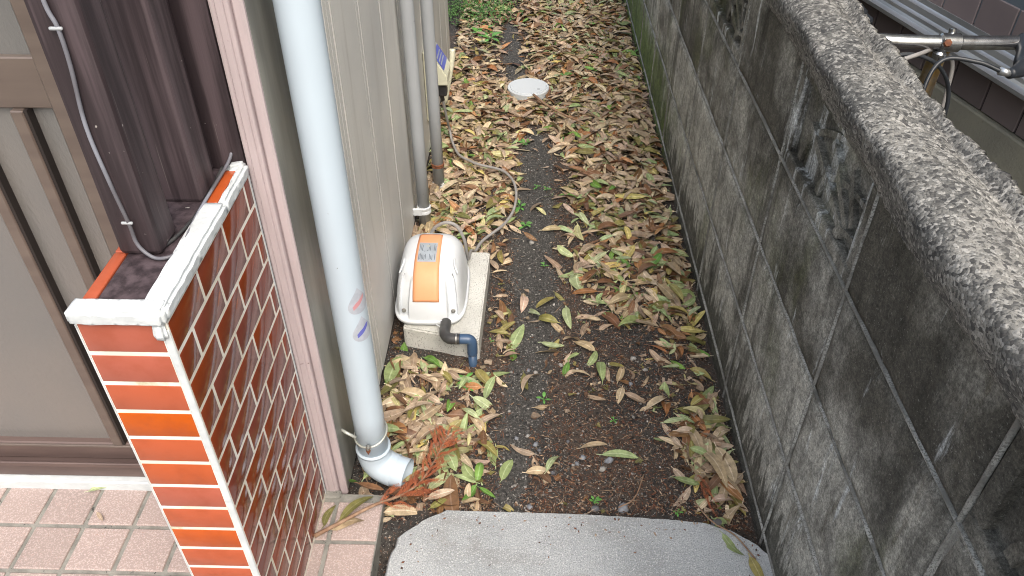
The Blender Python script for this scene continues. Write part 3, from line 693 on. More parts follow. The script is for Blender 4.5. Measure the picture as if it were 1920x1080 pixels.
# ------------------------------------------------------------------ pump pad and air pump
pad_xy = [(-.306, 1.450), (-.300, 1.446), (-.122, 1.404), (-.116, 1.409), (-.106, 1.762), (-.110, 1.767), (-.30, 1.768), (-.306, 1.762)]
bm = bmesh.new(); PC = Vector((-.21, 1.59, 0)); PADZ = .06
lo = [bm.verts.new((x - PC.x, y - PC.y, -.02)) for x, y in pad_xy]; hi = [bm.verts.new((x - PC.x, y - PC.y, PADZ)) for x, y in pad_xy]; n = len(pad_xy)
bm.faces.new(lo[::-1]); tp = bm.faces.new(hi)
for i in range(n): bm.faces.new((lo[i], lo[(i + 1) % n], hi[(i + 1) % n], hi[i]))
bmesh.ops.bevel(bm, geom=list(tp.edges), offset=.004, segments=2, affect='EDGES')
pad = frombm('concrete_pad', bm, 'concrete'); pad.location = PC; tag(pad, 'pale concrete paving block under the air pump', 'concrete block')

ap = empty('air_pump', (-.243, 1.575, PADZ), 'pale grey air pump with an orange top panel on concrete block', 'air pump')
AC = ap.location
secs = [  # z, half width, y front, y back, x centre shift
    (.076, .0865, 1.453, 1.706), (.090, .0860, 1.455, 1.706), (.110, .0850, 1.460, 1.705), (.130, .0830, 1.468, 1.702), (.150, .0795, 1.478, 1.698), (.168, .0765, 1.489, 1.692), (.183, .0720, 1.502, 1.684), (.194, .0660, 1.516, 1.674), (.202, .0580, 1.531, 1.662), (.2075, .0470, 1.548, 1.648), (.2105, .0300, 1.570, 1.629), (.2118, .0100, 1.592, 1.608)]
def sup(a, n_): c = math.cos(a); return math.copysign(abs(c) ** (2 / n_), c)
def pump_pt(i, k, ns, inset=True):
    z, hw, yf, yb = secs[i]; a = 2 * math.pi * k / ns; ym = (yf + yb) / 2; hy = (yb - yf) / 2; e = 4.2 if i < 6 else 3.4
    x = hw * sup(a, e); y = ym + hy * sup(a - math.pi / 2, e)
    if inset and z < .172 and y < ym:                            # moulded channels down the two front corners
        for s in (-1, 1):
            d = abs(x - s * hw * .70); wgt = max(0, min(1, (.0125 - d) / .003))
            wgt *= min(1, max(0, (.176 - z) / .012)); y += .015 * wgt * (1 if y < yf + .045 else 0)
    return Vector((AC.x + x, y, z))
secs = [(.076 + (z - .076) * .93, a_, b_, c_) for z, a_, b_, c_ in secs]
NS = 288; v = []; f = []
for i in range(len(secs)):
    for k in range(NS): v.append(pump_pt(i, k, NS) - AC)
for i in range(len(secs) - 1):
    for k in range(NS): a = i * NS + k; b = i * NS + (k + 1) % NS; f.append((a, b, b + NS, a + NS))
f.append(tuple((len(secs) - 1) * NS + k for k in range(NS))); f.append(tuple(range(NS))[::-1])
sharp(mesh('housing', v, f, 'shell', ap, True), 50)
v = []; f = []
for z, gr in ((.066, .000), (.068, .004), (.074, .0052), (.0775, .004), (.0785, -.003)):
    for k in range(96):
        a = 2 * math.pi * k / 96; v.append(Vector((AC.x + (.0865 + gr) * sup(a, 4.2), 1.5795 + (.1265 + gr) * sup(a - math.pi / 2, 4.2), z)) - AC)
for i in range(4):
    for k in range(96): a = i * 96 + k; b = i * 96 + (k + 1) % 96; f.append((a, b, b + 96, a + 96))
f.append(tuple(range(96))[::-1]); f.append(tuple(4 * 96 + k for k in range(96)))
mesh('base_tray', v, f, 'shell', ap, True)
for dx in (-.06, .06):
    for y in (1.485, 1.672): lathe('rubber_foot', (AC.x + dx, y, PADZ + .0002), [(.012, 0), (.011, .0065)], 'rubber', ap, 16)
# orange panel running from the back of the top down the front
def profile_z(n=26):
    pr = [(s[2], s[0]) for s in secs[3:]] + [(s[3], s[0]) for s in secs[::-1][:-4]]
    return [Vector((0, y, z)) for y, z in pr]
pr = spline([p for p in profile_z() if p.y < 1.66], 3)
v = []; f = []; K = 8
for i, p in enumerate(pr):
    t = pr[min(i + 1, len(pr) - 1)] - pr[max(i - 1, 0)]; nrm = Vector((0, -t.z, t.y)).normalized()
    wd = .0295 + .003 * (1 - i / len(pr))
    for k in range(K + 1):
        u = -1 + 2 * k / K; e = .0026 if abs(u) < .99 else .0008
        v.append(p + nrm * e + Vector((AC.x + wd * u - (.004 if 1 else 0), 0, -.0006 * u * u)) - AC)
for i in range(len(pr) - 1):
    for k in range(K): a = i * (K + 1) + k; f.append((a, a + 1, a + K + 2, a + K + 1))
op = mesh('orange_panel', v, f, 'orange', ap, True)
so = op.modifiers.new('thickness', 'SOLIDIFY'); so.thickness = .003; so.offset = -1
# nameplate with rows of tiny unreadable print, laid on the upper slope of the panel
def on_panel(u, s):  # u -1..1 across, s = y position
    i = min(range(len(pr) - 1), key=lambda j: abs(pr[j].y - s)); i = max(1, min(len(pr) - 2, i))
    a, b = (pr[i], pr[i + 1]) if pr[i].y <= s else (pr[i - 1], pr[i]); t = (s - a.y) / max(1e-6, b.y - a.y); p = a.lerp(b, t); tt = (b - a); nn = Vector((0, -tt.z, tt.y)).normalized()
    return Vector((AC.x - .004 + .030 * u, p.y, p.z)) + nn * .0031, nn
def plaque(name, u0, u1, s0, s1, mat, parent, lift=0., nsx=6):
    v = []; f = []; Lp = world_loc(parent)
    for i in range(nsx + 1):
        for u in (u0, u1):
            p, nn = on_panel(u, s0 + (s1 - s0) * i / nsx); v.append(p + nn * lift - Lp)
    for i in range(nsx): f.append((2 * i, 2 * i + 1, 2 * i + 3, 2 * i + 2))
    return mesh(name, v, f, mat, parent, True)
npt_ = plaque('nameplate', -.80, .72, 1.536, 1.604, 'plate', ap, .0002, 8)
rl = random.Random(3)
for k in range(13):
    u = -.72 + k * .108; 
    for s0, s1 in ((1.540, 1.564), (1.570, 1.601)):
        if s1 > 1.57 and 3 <= k <= 6: s1 = 1.580 if k % 2 else 1.577
        if rl.random() < .86:
            plaque('print_line', u, u + (.05 if k in (2,) and s1 > 1.57 else .034), s0 + rl.uniform(0, .003), s1 - rl.uniform(0, .010), 'ink', npt_, .0004, 4)
pmid, nn = on_panel(-.05, 1.590)
lathe('emblem', pmid + nn * .0003, [(.0048, 0), (.0048, .0003), (.0034, .00035), (.0034, .0004)], 'brass', npt_, 20, nn)
# bolts in the channels
for s in (-1, 1):
    b_ = lathe('screw', (AC.x + s * .0610, 1.4730, .094), [(.0055, 0), (.0055, .0015), (.0038, .002), (.0035, .006), (.001, .0066)], 'screw', ap, 14, (0, -1, .25))
# raised lower front panel line and side grips
for s in (-1, 1):
    tube('grip_rib', spline([(AC.x + s * .062, 1.556, .1915), (AC.x + s * .064, 1.535, .187), (AC.x + s * .072, 1.522, .172)], 5), .0024, 'shell', ap, 8)
# discharge pipe
dpipe = empty('discharge_pipe', (-.16, 1.39, 0), 'black rubber elbow and dark blue pipe running down into the soil', 'pipe')
YB = 1.386
tube('rubber_elbow', spline([(-.199, 1.453, .0745), (-.199, 1.425, .0765), (-.197, 1.403, .081), (-.189, 1.390, .081), (-.176, YB, .081), (-.160, YB, .081)], 6), .0132, 'rubber', dpipe, 24)
lathe('hose_clip', (-.168, YB, .081), [(.0142, -.0012), (.0142, .0012)], 'screw', dpipe, 24, (1, 0, 0))
tube('wire_tie', spline([(-.208, 1.447, .086), (-.216, 1.438, .088), (-.222, 1.436, .083), (-.214, 1.434, .078), (-.206, 1.436, .076)], 5), .0012, 'shell', dpipe, 6)
tube('blue_elbow', spline([(-.160, YB, .081), (-.148, YB, .081), (-.137, YB, .079), (-.1315, YB, .069), (-.131, YB, .05), (-.131, YB, .035)], 6), .0126, 'bluepipe', dpipe, 24)
tube('blue_riser', [(-.131, YB, .034), (-.131, YB, -.05)], .0106, 'bluepipe', dpipe, 24)

# round inspection lid
lid = empty('inspection_lid', (-.008, 2.925, 0), 'round pale grey plastic inspection lid among the leaves', 'inspection lid')
lathe('rim', (-.008, 2.925, -.048), [(.082, 0), (.082, .066), (.0805, .068), (.073, .068)], 'lid', lid, 56)
lathe('cover', (-.008, 2.925, -.008), [(.0722, .01), (.0722, .0300), (.071, .0312), (.060, .0308), (.030, .0312), (.002, .0312)], 'lid', lid, 56)
box('key_slot', .027, .037, 2.895, 2.899, .0228, .0238, 'ink', lid)

# ------------------------------------------------------------------ next door: foundation, tiles, sill, window
nb = empty('neighbour_house', (1.126, 1.674, 0), 'neighbouring house with mauve brown tiles under an aluminium window sill', 'house')
nb.rotation_euler = (0, 0, math.atan2(.076, .327))      # local +y runs along the wall, local -x faces the passage
def nbox(name, x0, x1, y0, y1, z0, z1, mat, parent=nb, bev=0.):
    c = ((x0 + x1) / 2, (y0 + y1) / 2, z0); o = frombm(name, boxbm(x0 - c[0], x1 - c[0], y0 - c[1], y1 - c[1], 0, z1 - z0, bev), mat, parent)
    o.location = c if parent is nb else Vector(c) - parent.location; return o
nbox('foundation', -.012, .4, -2.6, 5, -.03, .482, 'found', nb, .004)
nbox('tile_backing', .006, .4, -2.6, 5, .483, .78, 'bjoint')
tme = None
for r_ in range(2):
    for k in range(-16, 30):
        y0 = k * .121 + .006; z0 = .484 + r_ * .125
        if tme is None:
            bm = boxbm(0, .012, .003, .118, .0015, .1225, .0015); tme = bpy.data.meshes.new('wall_tile'); bm.to_mesh(tme); bm.free(); tme.materials.append(MB['btile'])
        o = link('wall_tile', tme, None, nb); o.location = (0, y0, z0)
sp = [(.004, .594), (-.052, .590), (-.056, .593), (-.056, .602), (-.040, .606), (-.036, .612), (-.034, .620), (-.022, .623), (-.018, .636), (-.004, .640), (-.002, .652), (.02, .655), (.02, .60)]
v = [(x, y, z) for y in (-2.6, 5) for x, z in sp]; n = len(sp)
f = [(i, (i + 1) % n, (i + 1) % n + n, i + n) for i in range(n)] + [tuple(range(n)), tuple(range(n, 2 * n))[::-1]]
sill = mesh('window_sill', v, f, 'alu', nb)
for y in (-.35, .22, .75): 
    lathe('screw', (0, 0, 0), [(.004, 0), (.004, .001), (.001, .0015)], 'bjoint', sill, 10).location = (-.028, y, .6222)
nbox('lower_sheet', .004, .03, -2.6, 5, .656, .785, 'bsill')
nbox('window_rail', -.004, .03, -2.6, 5, .786, .80, 'alu', nb, .002)
nbox('window_pane', .012, .02, -2.6, 5, .80, 1.5, 'glass')
nbox('upper_wall', .0, .4, -2.6, 5, 1.5, 2.4, 'cream')  # unseen; kept low and cream coloured to bounce more light into the passage

# ------------------------------------------------------------------ bicycle parked beyond the wall, handlebar above the coping
k_ = 1.40
BX, BY, BZ = .805, 1.498, CAMZ - .588
bike = empty('bicycle', (BX, BY + .42, -.03), 'bicycle with rusty chromed handlebar parked behind the block wall', 'bicycle')
bar = tube('handlebar', spline([(BX - .245, BY + .035, BZ - .006), (BX - .16, BY + .012, BZ), (BX - .06, BY + .002, BZ), (BX + .06, BY, BZ), (BX + .16, BY + .006, BZ), (BX + .26, BY + .03, BZ + .002)], 8), .0135, 'steel', bike, 24)
stem = tube('stem', spline([(BX - .002, BY + .003, BZ - .004), (BX - .004, BY + .016, BZ - .028), (BX - .006, BY + .018, BZ - .07), (BX - .007, BY + .020, BZ - .16), (BX - .008, BY + .03, BZ - .26)], 7), [.016, .0165, .0168] + [.0165] * 26, 'gold', bike, 24)
lathe('clamp', (BX - .020, BY, BZ), [(.0145, 0), (.0178, .003), (.0178, .037), (.0145, .040)], 'steel', bike, 28, (1, 0, 0))
lathe('clamp_bolt', (BX - .012, BY - .014, BZ + .003), [(.0075, 0), (.0075, .008), (.005, .0095)], 'rust', bike, 6, (0, -.8, .6))
lathe('clamp_nut', (BX + .006, BY + .012, BZ + .012), [(.007, 0), (.007, .010), (.004, .012)], 'steel', bike, 12, (0, .2, 1))
lathe('lamp_bracket', (BX - .014, BY - .006, BZ - .030), [(.011, 0), (.0125, .004), (.0125, .012), (.009, .016)], 'steel', bike, 16)
for s in (-1, 1):
    tube('grip', [(BX + s * (.150 if s > 0 else .165), BY + .007, BZ), (BX + s * .262 if s > 0 else BX - .248, BY + .031, BZ + .001 if s > 0 else BZ - .006)], .0165, 'blackp', bike, 20)
# brake lever: perch round the bar, cast body and a blade sweeping forward
lev = tube('brake_lever', spline([(BX + .148, BY + .004, BZ + .002), (BX + .140, BY - .022, BZ - .004), (BX + .122, BY - .055, BZ - .012), (BX + .108, BY - .080, BZ - .016), (BX + .074, BY - .103, BZ - .018)], 6), [.022, .022, .0215, .021, .020, .0195, .019, .0185, .018, .018, .018, .018, .018, .018, .018, .0175, .017, .016, .0155, .015, .014, .0125, .011, .010, .009], 'blackp', bike, 16)
tube('lever_blade', spline([(BX + .118, BY - .085, BZ - .010), (BX + .16, BY - .095, BZ - .010), (BX + .22, BY - .075, BZ - .012), (BX + .262, BY - .05, BZ - .012)], 6), .0085, 'blackp', bike, 12)
lathe('pivot_pin', (BX + .138, BY - .03, BZ + .012), [(.0085, 0), (.0085, .005), (.003, .0065)], 'rust', lev, 14)
tube('cable_ferrule', [(BX + .080, BY - .099, BZ - .018), (BX + .058, BY - .096, BZ - .015)], .0075, 'alu', lev, 14)
tube('brake_cable', spline([(BX + .062, BY - .097, BZ - .0155), (BX + .02, BY - .082, BZ - .004), (BX - .04, BY - .072, BZ - .006), (BX - .07, BY - .10, BZ - .06), (BX - .06, BY - .12, BZ - .16)], 8), .004, 'blackp', bike, 10)
tube('brake_cable', spline([(BX - .15, BY - .04, BZ - .02), (BX - .08, BY - .03, BZ - .012), (BX - .02, BY - .03, BZ - .035), (BX + .025, BY - .02, BZ - .10), (BX + .03, BY - .03, BZ - .2)], 8), .004, 'blackp', bike, 10)
tube('shift_cable', spline([(BX - .14, BY - .05, BZ - .03), (BX - .07, BY - .035, BZ - .010), (BX - .01, BY + .02, BZ - .022), (BX + .035, BY + .03, BZ - .05), (BX + .042, BY + .02, BZ - .12), (BX + .035, BY, BZ - .22)], 8), .0042, 'cord', bike, 10)
# the rest of the bicycle, mostly hidden by the wall
HB = (BX - .008, BY + .03, BZ - .26)
tube('head_tube', [(HB[0], HB[1], HB[2] + .02), (HB[0] - .001, HB[1] - .03, HB[2] - .10)], .019, 'paint', bike, 16)
WR = .235; fw = (BX - .008, BY - .09, WR - .03); rw = (BX - .008, BY + .86, WR - .03); bb = (BX - .008, BY + .44, .22)
for s in (-1, 1): tube('fork_blade', [(HB[0] + s * .012, HB[1] - .03, HB[2] - .10), (fw[0] + s * .045, HB[1] - .06, HB[2] - .16), (fw[0] + s * .045, fw[1], fw[2])], .010, 'paint', bike, 10)
tube('down_tube', [(HB[0], HB[1] - .02, HB[2] - .07), bb], .016, 'paint', bike, 12)
stt = (BX - .008, BY + .58, .60); tube('seat_tube', [bb, stt], .015, 'paint', bike, 12)
tube('top_tube', [(HB[0], HB[1] - .005, HB[2] - .03), (BX - .008, BY + .53, .44)], .014, 'paint', bike, 12)
for s in (-1, 1):
    tube('chain_stay', [(bb[0] + s * .02, bb[1], bb[2]), (rw[0] + s * .045, rw[1], rw[2])], .008, 'paint', bike, 10)
    tube('seat_stay', [(stt[0] + s * .01, stt[1] - .03, .5), (rw[0] + s * .045, rw[1], rw[2])], .007, 'paint', bike, 10)
sdl = lump('saddle', BX - .075, BX + .06, stt[1] - .10, stt[1] + .13, .60, .655, 'blackp', bike, .004, .012, r=.02)
for c in (fw, rw):
    wh = empty('wheel', c); wh.parent = bike; wh.location = Vector(c) - bike.location
    tube('tyre', [(c[0], c[1] + (WR - .018) * math.cos(a), c[2] + (WR - .018) * math.sin(a)) for a in np.linspace(0, 2 * math.pi, 49)], .018, 'rubber', wh, 10, False)
    tube('rim', [(c[0], c[1] + (WR - .04) * math.cos(a), c[2] + (WR - .04) * math.sin(a)) for a in np.linspace(0, 2 * math.pi, 49)], .008, 'alu', wh, 8, False)
    tube('hub', [(c[0] - .05, c[1], c[2]), (c[0] + .05, c[1], c[2])], .014, 'alu', wh, 12)
    for k in range(18):
        a = 2 * math.pi * k / 18; s = .022 * (-1) ** k
        tube('spoke', [(c[0] + s, c[1], c[2]), (c[0], c[1] + (WR - .04) * math.cos(a), c[2] + (WR - .04) * math.sin(a))], .0012, 'alu', wh, 4, False)

# ------------------------------------------------------------------ fallen leaves
PAL = dict(
    tan=[(.38, .29, .175), (.44, .345, .22), (.33, .25, .155), (.50, .40, .265)], pinkish=[(.32, .235, .16), (.39, .30, .215), (.26, .19, .13)],
    brown=[(.15, .075, .035), (.19, .10, .045), (.12, .065, .035)], orange=[(.29, .13, .05), (.34, .17, .07)],
    olive=[(.20, .175, .055), (.26, .22, .075), (.15, .14, .045)], green=[(.27, .335, .155), (.33, .38, .20), (.23, .285, .12)], yellow=[(.50, .40, .14), (.46, .42, .20)], deep=[(.10, .20, .035), (.14, .25, .05)])
CN = dict(tan='dry tan', pinkish='dull pinkish brown', brown='dark brown', orange='orange brown', olive='olive', green='pale green', yellow='yellowish', deep='fresh dark green')
def leaf_geo(L, W, arch, fold, bend, twist):
    v = []; uv = []; st = 9
    for i in range(st + 1):
        t = i / st; wd = W * 1.02 * (4 * t * (1 - t)) ** .62 * (1.06 - .16 * t)
        if i in (0, st): wd = .0012
        a = bend * (t - .5); x = L * (t - .5); y = bend * L * (t - .5) ** 2 * .5; z = arch * (1 - (2 * t - 1) ** 2); tw = twist * (t - .5)
        for s in (-1, 0, 1):
            yy = s * wd / 2; zz_ = fold * abs(s) * wd
            v.append((x, y + yy * math.cos(tw) - zz_ * math.sin(tw) * s, z + zz_ + yy * math.sin(tw))); uv.append((t, .5 + s * .5))
    f = []
    for i in range(st):
        for k in range(2): a = i * 3 + k; f.append((a, a + 3, a + 4, a + 1))
    b = len(v); pl_ = L * .14
    for i in range(2):
        x = -L * .5 - pl_ * i; 
        for s in (-1, 1): v.append((x, s * .0009 + v[1][1] - (0 if i == 0 else bend * L * .03), v[1][2] + .0004 + (arch * -.15 if i else 0))); uv.append((0, .5))
    f.append((b, b + 1, b + 3, b + 2))
    return np.array(v), f, uv
def leaf_shape(r):
    L = max(.040, min(.098, r.gauss(.060, .012))); W = L * r.uniform(.23, .37)
    return leaf_geo(L, W, r.gauss(.0015, .0055), r.gauss(.06, .13), r.gauss(0, .55), r.gauss(0, .5))
lr = random.Random(11)
SHAPES = [leaf_shape(lr) for _ in range(64)]
def make_leaf_mesh(si, col, name='fallen_leaf'):
    v, f, uv = SHAPES[si]; me = bpy.data.meshes.new(name); me.from_pydata(v.tolist(), [], f); me.update()
    u = me.uv_layers.new(name='UVMap')
    for p in me.loops: u.data[p.index].uv = uv[p.vertex_index]
    at = me.color_attributes.new('lc', 'FLOAT_COLOR', 'POINT')
    for i in range(len(v)): at.data[i].color = c4(col)
    for p in me.polygons: p.use_smooth = True
    me.materials.append(MB['leaf']); return me
COLS = [-.3, -.2, -.1, 0, .1, .2, .3, .4]
GRID = [(.94, [3, 3, 2, 0, 0, 0, 0, 3]), (1.0, [7, 6, 4, 0, 0, 0, 0, 4]), (1.1, [8, 8, 4, 1, 0, 0, 0, 7]), (1.2, [8, 7, 3, .6, 0, 0, .6, 7]), (1.3, [9, 5, 3, .3, .7, .7, .6, 2.6]), (1.4, [9, 2, 4, .6, 1.4, .4, .5, 1.6]),
        (1.5, [9, 0, 4, 2.6, 1, .8, 1.2, 4]), (1.6, [4, 0, 4, 2.4, .8, 3.6, 6, 9]), (1.7, [3, 0, 2, .6, .8, 3.4, 6, 9]), (1.8, [3, 2, 1.2, .3, .9, 4, 6, 9]), (1.9, [6, 5, 2, .3, 1, 4, 6, 9]), (2.0, [9, 8, 4, 1.2, 1, 4.5, 7, 9]), (2.1, [9, 8, 5, 1.3, 1.8, 6, 8, 9]),
        (2.25, [9, 9, 5, .7, 2, 7, 9, 9]), (2.4, [9, 9, 6, .8, 2.4, 8, 9, 9]), (2.55, [9, 9, 6, 2, 4, 8, 9, 9]), (2.7, [9, 9, 8, 6, 8, 9, 9, 9]), (2.9, [6, 8, 9, 8, 9, 9, 9, 9]), (3.1, [3, 4, 2.4, 4, 8, 9, 9, 9]), (3.3, [5, 3.5, 1.2, 4, 8, 9, 9, 9]), (3.5, [6, 5, 1.4, 4, 8, 9, 9, 9]), (3.7, [5, 5, 5, 8, 9, 9, 9, 9]), (4.0, [4, 2, 4, 8, 9, 9, 9, 9]), (4.3, [6, 6, 7, 9, 9, 9, 9, 9]), (5.4, [8, 8, 9, 9, 9, 9, 9, 9])]
GYS = [g_[0] for g_ in GRID]
def density(x, y):
    j = max(0, min(len(GYS) - 2, int(np.searchsorted(GYS, y)) - 1)); t = min(1, max(0, (y - GYS[j]) / (GYS[j + 1] - GYS[j])))
    row = [a * (1 - t) + b * t for a, b in zip(GRID[j][1], GRID[j + 1][1])]
    return float(np.interp(x, COLS, row))
def blocked(x, y, m=.02):
    if -.315 - m < x < -.10 + m and 1.40 - m < y < 1.775 + m * .4: return True
    if (x + .008) ** 2 + (y - 2.925) ** 2 < (.078 + m * .3) ** 2: return True
    if (x + .29) ** 2 + (y - 1.02) ** 2 < .045 ** 2: return True
    if y < .96 and x > -.24 and x < .36: return True
    return False
pile = {}
def top_at(x, y, add=.0):
    k = (int(x / .03), int(y / .03)); h = pile.get(k, 0.); pile[k] = h + add; return h
PROP_NEAR = [('tan', 25), ('pinkish', 26), ('brown', 13), ('orange', 4), ('olive', 13), ('green', 15), ('yellow', 5), ('deep', 2)]
PROP_FAR = [('tan', 31), ('pinkish', 32), ('brown', 12), ('orange', 4), ('olive', 8), ('green', 8), ('yellow', 2), ('deep', 1)]
def pick(r, prop):
    t = r.uniform(0, sum(p[1] for p in prop))
    for n_, w_ in prop:
        t -= w_
        if t <= 0: return n_
    return prop[0][0]
leaves = []     # (x, y, z, yaw, pitch, roll, scale, shape, colourname, colour)
tries = 0
area = (.455 + .335) * (5.3 - .93)
for _ in range(int(area * 5400)):
    x = lr.uniform(-.335, .452); y = lr.uniform(.93, 5.3)
    d = density(x, y) * (.72 + .55 * (nz(x, y, 8, 7) + .5)) * (1 - .93 * path_factor(x, y))
    if lr.uniform(0, 9) > d or blocked(x, y): continue
    cn = pick(lr, PROP_NEAR if y < 2.1 else PROP_FAR); col = lr.choice(PAL[cn]); j = lr.uniform(.82, 1.18); col = tuple(min(.9, c * j * lr.uniform(.95, 1.05)) for c in col)
    h = top_at(x, y, .0022); z = soil_h(x, y) + .0045 + min(h, .03)
    leaves.append([x, y, z, lr.uniform(0, 2 * math.pi), lr.gauss(0, .20), lr.gauss(0, .30), lr.choice((.58, .74, .84, .90, .95, 1.0, 1.06)), lr.randrange(len(SHAPES)), cn, col])
for l in leaves:      # keep blades out of the walls
    hl = .033 * abs(math.cos(l[3])) * l[6]
    if l[0] + hl > .462: l[0] = .462 - hl; l[2] += .004
    if l[0] - hl < -.342: l[0] = -.342 + hl
# leaves one can single out in the photograph: two ends on the ground, colour
NAMED = [((.166, 1.112), (.245, 1.104), 'green', 'long pale green fallen leaf lying alone on the bare reddish soil'), ((.120, 1.125), (.180, 1.140), 'tan', 'tan fallen leaf lying alone beside the long pale green one'),
         ((-.052, 1.035), (-.030, 1.095), 'green', None), ((-.098, 1.265), (-.078, 1.335), 'green', None), ((.178, 1.335), (.178, 1.405), 'green', None), ((.300, 1.240), (.335, 1.328), 'green', None), ((.435, 1.262), (.440, 1.175), 'green', None), ((.412, 1.098), (.440, 1.142), 'green', None),
         ((-.042, 1.445), (-.010, 1.53), 'green', None), ((.035, 1.462), (.093, 1.45), 'green', None), ((.138, 1.655), (.132, 1.775), 'green', None), ((.185, 1.83), (.232, 1.755), 'green', None), ((.148, 1.87), (.192, 1.845), 'olive', None), ((-.238, 1.18), (-.190, 1.23), 'tan', None), ((-.185, 1.215), (-.125, 1.195), 'tan', None),
         ((.385, .905), (.418, .855), 'green', 'pale green leaf lying on the concrete slab against the block wall'), ((.430, .855), (.445, .80), 'olive', 'olive leaf lying on the concrete slab against the block wall'),
         ((-.01, 1.36), (.0, 1.30), 'olive', None), ((-.125, 1.36), (-.085, 1.30), 'olive', None), ((-.16, 1.30), (-.09, 1.355), 'green', None), ((-.10, 1.345), (-.04, 1.365), 'green', None), ((-.10, 1.025), (-.15, 1.045), 'green', None), ((-.10, 1.02), (-.14, 1.075), 'green', None), ((-.095, 1.015), (-.06, .99), 'deep', None), ((-.10, 1.02), (-.125, .975), 'deep', None), ((-.10, 1.025), (-.095, 1.075), 'deep', None),
         ((-.325, 1.33), (-.305, 1.45), 'deep', None), ((-.33, 1.25), (-.30, 1.35), 'olive', None), ((-.33, 1.30), (-.31, 1.40), 'green', None), ((.365, 1.19), (.385, 1.10), 'tan', None), ((.385, 1.12), (.42, 1.02), 'tan', None), ((.40, 1.06), (.445, .985), 'orange', None), ((.345, 1.13), (.40, 1.05), 'pinkish', None), ((.42, 1.13), (.445, 1.04), 'tan', None), ((.31, 1.20), (.36, 1.215), 'green', None), ((.335, 1.175), (.385, 1.165), 'pinkish', None), ((.40, 1.42), (.425, 1.34), 'pinkish', None),
         ((.11, 1.37), (.155, 1.355), 'tan', None), ((.02, 1.10), (-.035, 1.13), 'pinkish', None), ((.25, 1.56), (.31, 1.54), 'pinkish', None), ((.10, 1.60), (.11, 1.52), 'green', None)]
FLOORL = [((-.885, .965), (-.835, .985), 'green', 'green leaf lying on the porch tiles by the door sill'), ((-.845, .915), (-.825, .895), 'pinkish', 'small curled dry leaf lying on the porch tiles near the door sill'), ((-.362, .905), (-.305, .965), 'olive', 'olive leaf on the narrow tiles right of the wing wall, under the sprig'), ((-.395, .895), (-.382, .945), 'olive', 'spotted olive leaf leaning against the foot of the wing wall'), ((-.375, .895), (-.315, .915), 'tan', 'tan leaf lying under the cedar twig on the porch tiles'), ((-.34, .99), (-.285, .975), 'brown', None), ((-.285, .965), (-.235, 1.0), 'brown', None), ((-.345, 1.02), (-.355, .97), 'deep', 'dark green leaf propped between pink trim and downpipe elbow')]
def place_named(a, b, cn, lab, z=None):
    a = Vector((a[0], a[1], 0)); b = Vector((b[0], b[1], 0)); m_ = (a + b) / 2; L_ = (b - a).length; si = lr.randrange(len(SHAPES)); own = SHAPES[si][0]
    base = float(own[:30, 0].max() - own[:30, 0].min())
    h = top_at(m_.x, m_.y, .003)
    zz_ = (soil_h(m_.x, m_.y) + .006 + min(.03, h)) if z is None else z
    return [m_.x, m_.y, zz_, math.atan2((b - a).y, (b - a).x), lr.gauss(0, .06), lr.gauss(0, .14), L_ / base, si, cn, lr.choice(PAL[cn]), lab]
named = [place_named(*q) if q[0][1] > .93 else place_named(*q, z=.0195) for q in NAMED] + [place_named(*q, z=TZ + .006) for q in FLOORL[:-3]] + [place_named(*q) for q in FLOORL[-3:]]
for l in named[-3:]: l[2] = TZ + .012
named[-1][4] = -.9
def leaf_matrix(l):
    return Matrix.Translation((l[0], l[1], l[2])) @ Matrix.Rotation(l[3], 4, 'Z') @ Matrix.Rotation(l[4], 4, 'Y') @ Matrix.Rotation(l[5], 4, 'X') @ Matrix.Scale(l[6], 4)
# rank by how large they show: near ones and top ones first
best = {}
for l in leaves: k = (int(l[0] / .03), int(l[1] / .03)); best[k] = max(best.get(k, -1), l[2])
def rank(l):
    k = (int(l[0] / .03), int(l[1] / .03)); return math.dist((l[0], l[1], l[2]), (0, 0, CAMZ)) + (0 if l[2] > best[k] - .0015 else .8)
leaves.sort(key=rank)
NIND = 300 - len(named)
single = named + [l + [None] for l in leaves[:NIND]]; rest = leaves[NIND:]
cache = {}
def zone(l):
    x, y = l[0], l[1]
    if x > .27: return 'at the foot of the block wall'
    if x < -.19 and y < 1.44: return 'heaped between downpipe and air pump'
    if x < -.02 and y > 1.74: return 'in the drift around the grey cord'
    if y < 1.25: return 'on the soil behind the concrete slab'
    return 'on the dark soil beside the air pump' if x < .06 else 'on the soil in the middle of the passage'
def size(l):
    v = SHAPES[l[7]][0][:30, 0]; n_ = (v.max() - v.min()) * l[6]
    return 'large ' if n_ > .074 else 'small ' if n_ < .055 else ''
for l in single:
    pal = PAL[l[8]]; ci = min(range(len(pal)), key=lambda i: sum(abs(a - b) for a, b in zip(pal[i], l[9]))); key = (l[7], l[8], ci)
    if key not in cache: cache[key] = make_leaf_mesh(l[7], pal[ci])
    o = link('fallen_leaf', cache[key]); o.matrix_world = leaf_matrix(l)
    tag(o, l[10] or '%s%s fallen leaf %s' % (size(l), CN[l[8]], zone(l)), 'leaf', 'fallen leaves littering the passage')
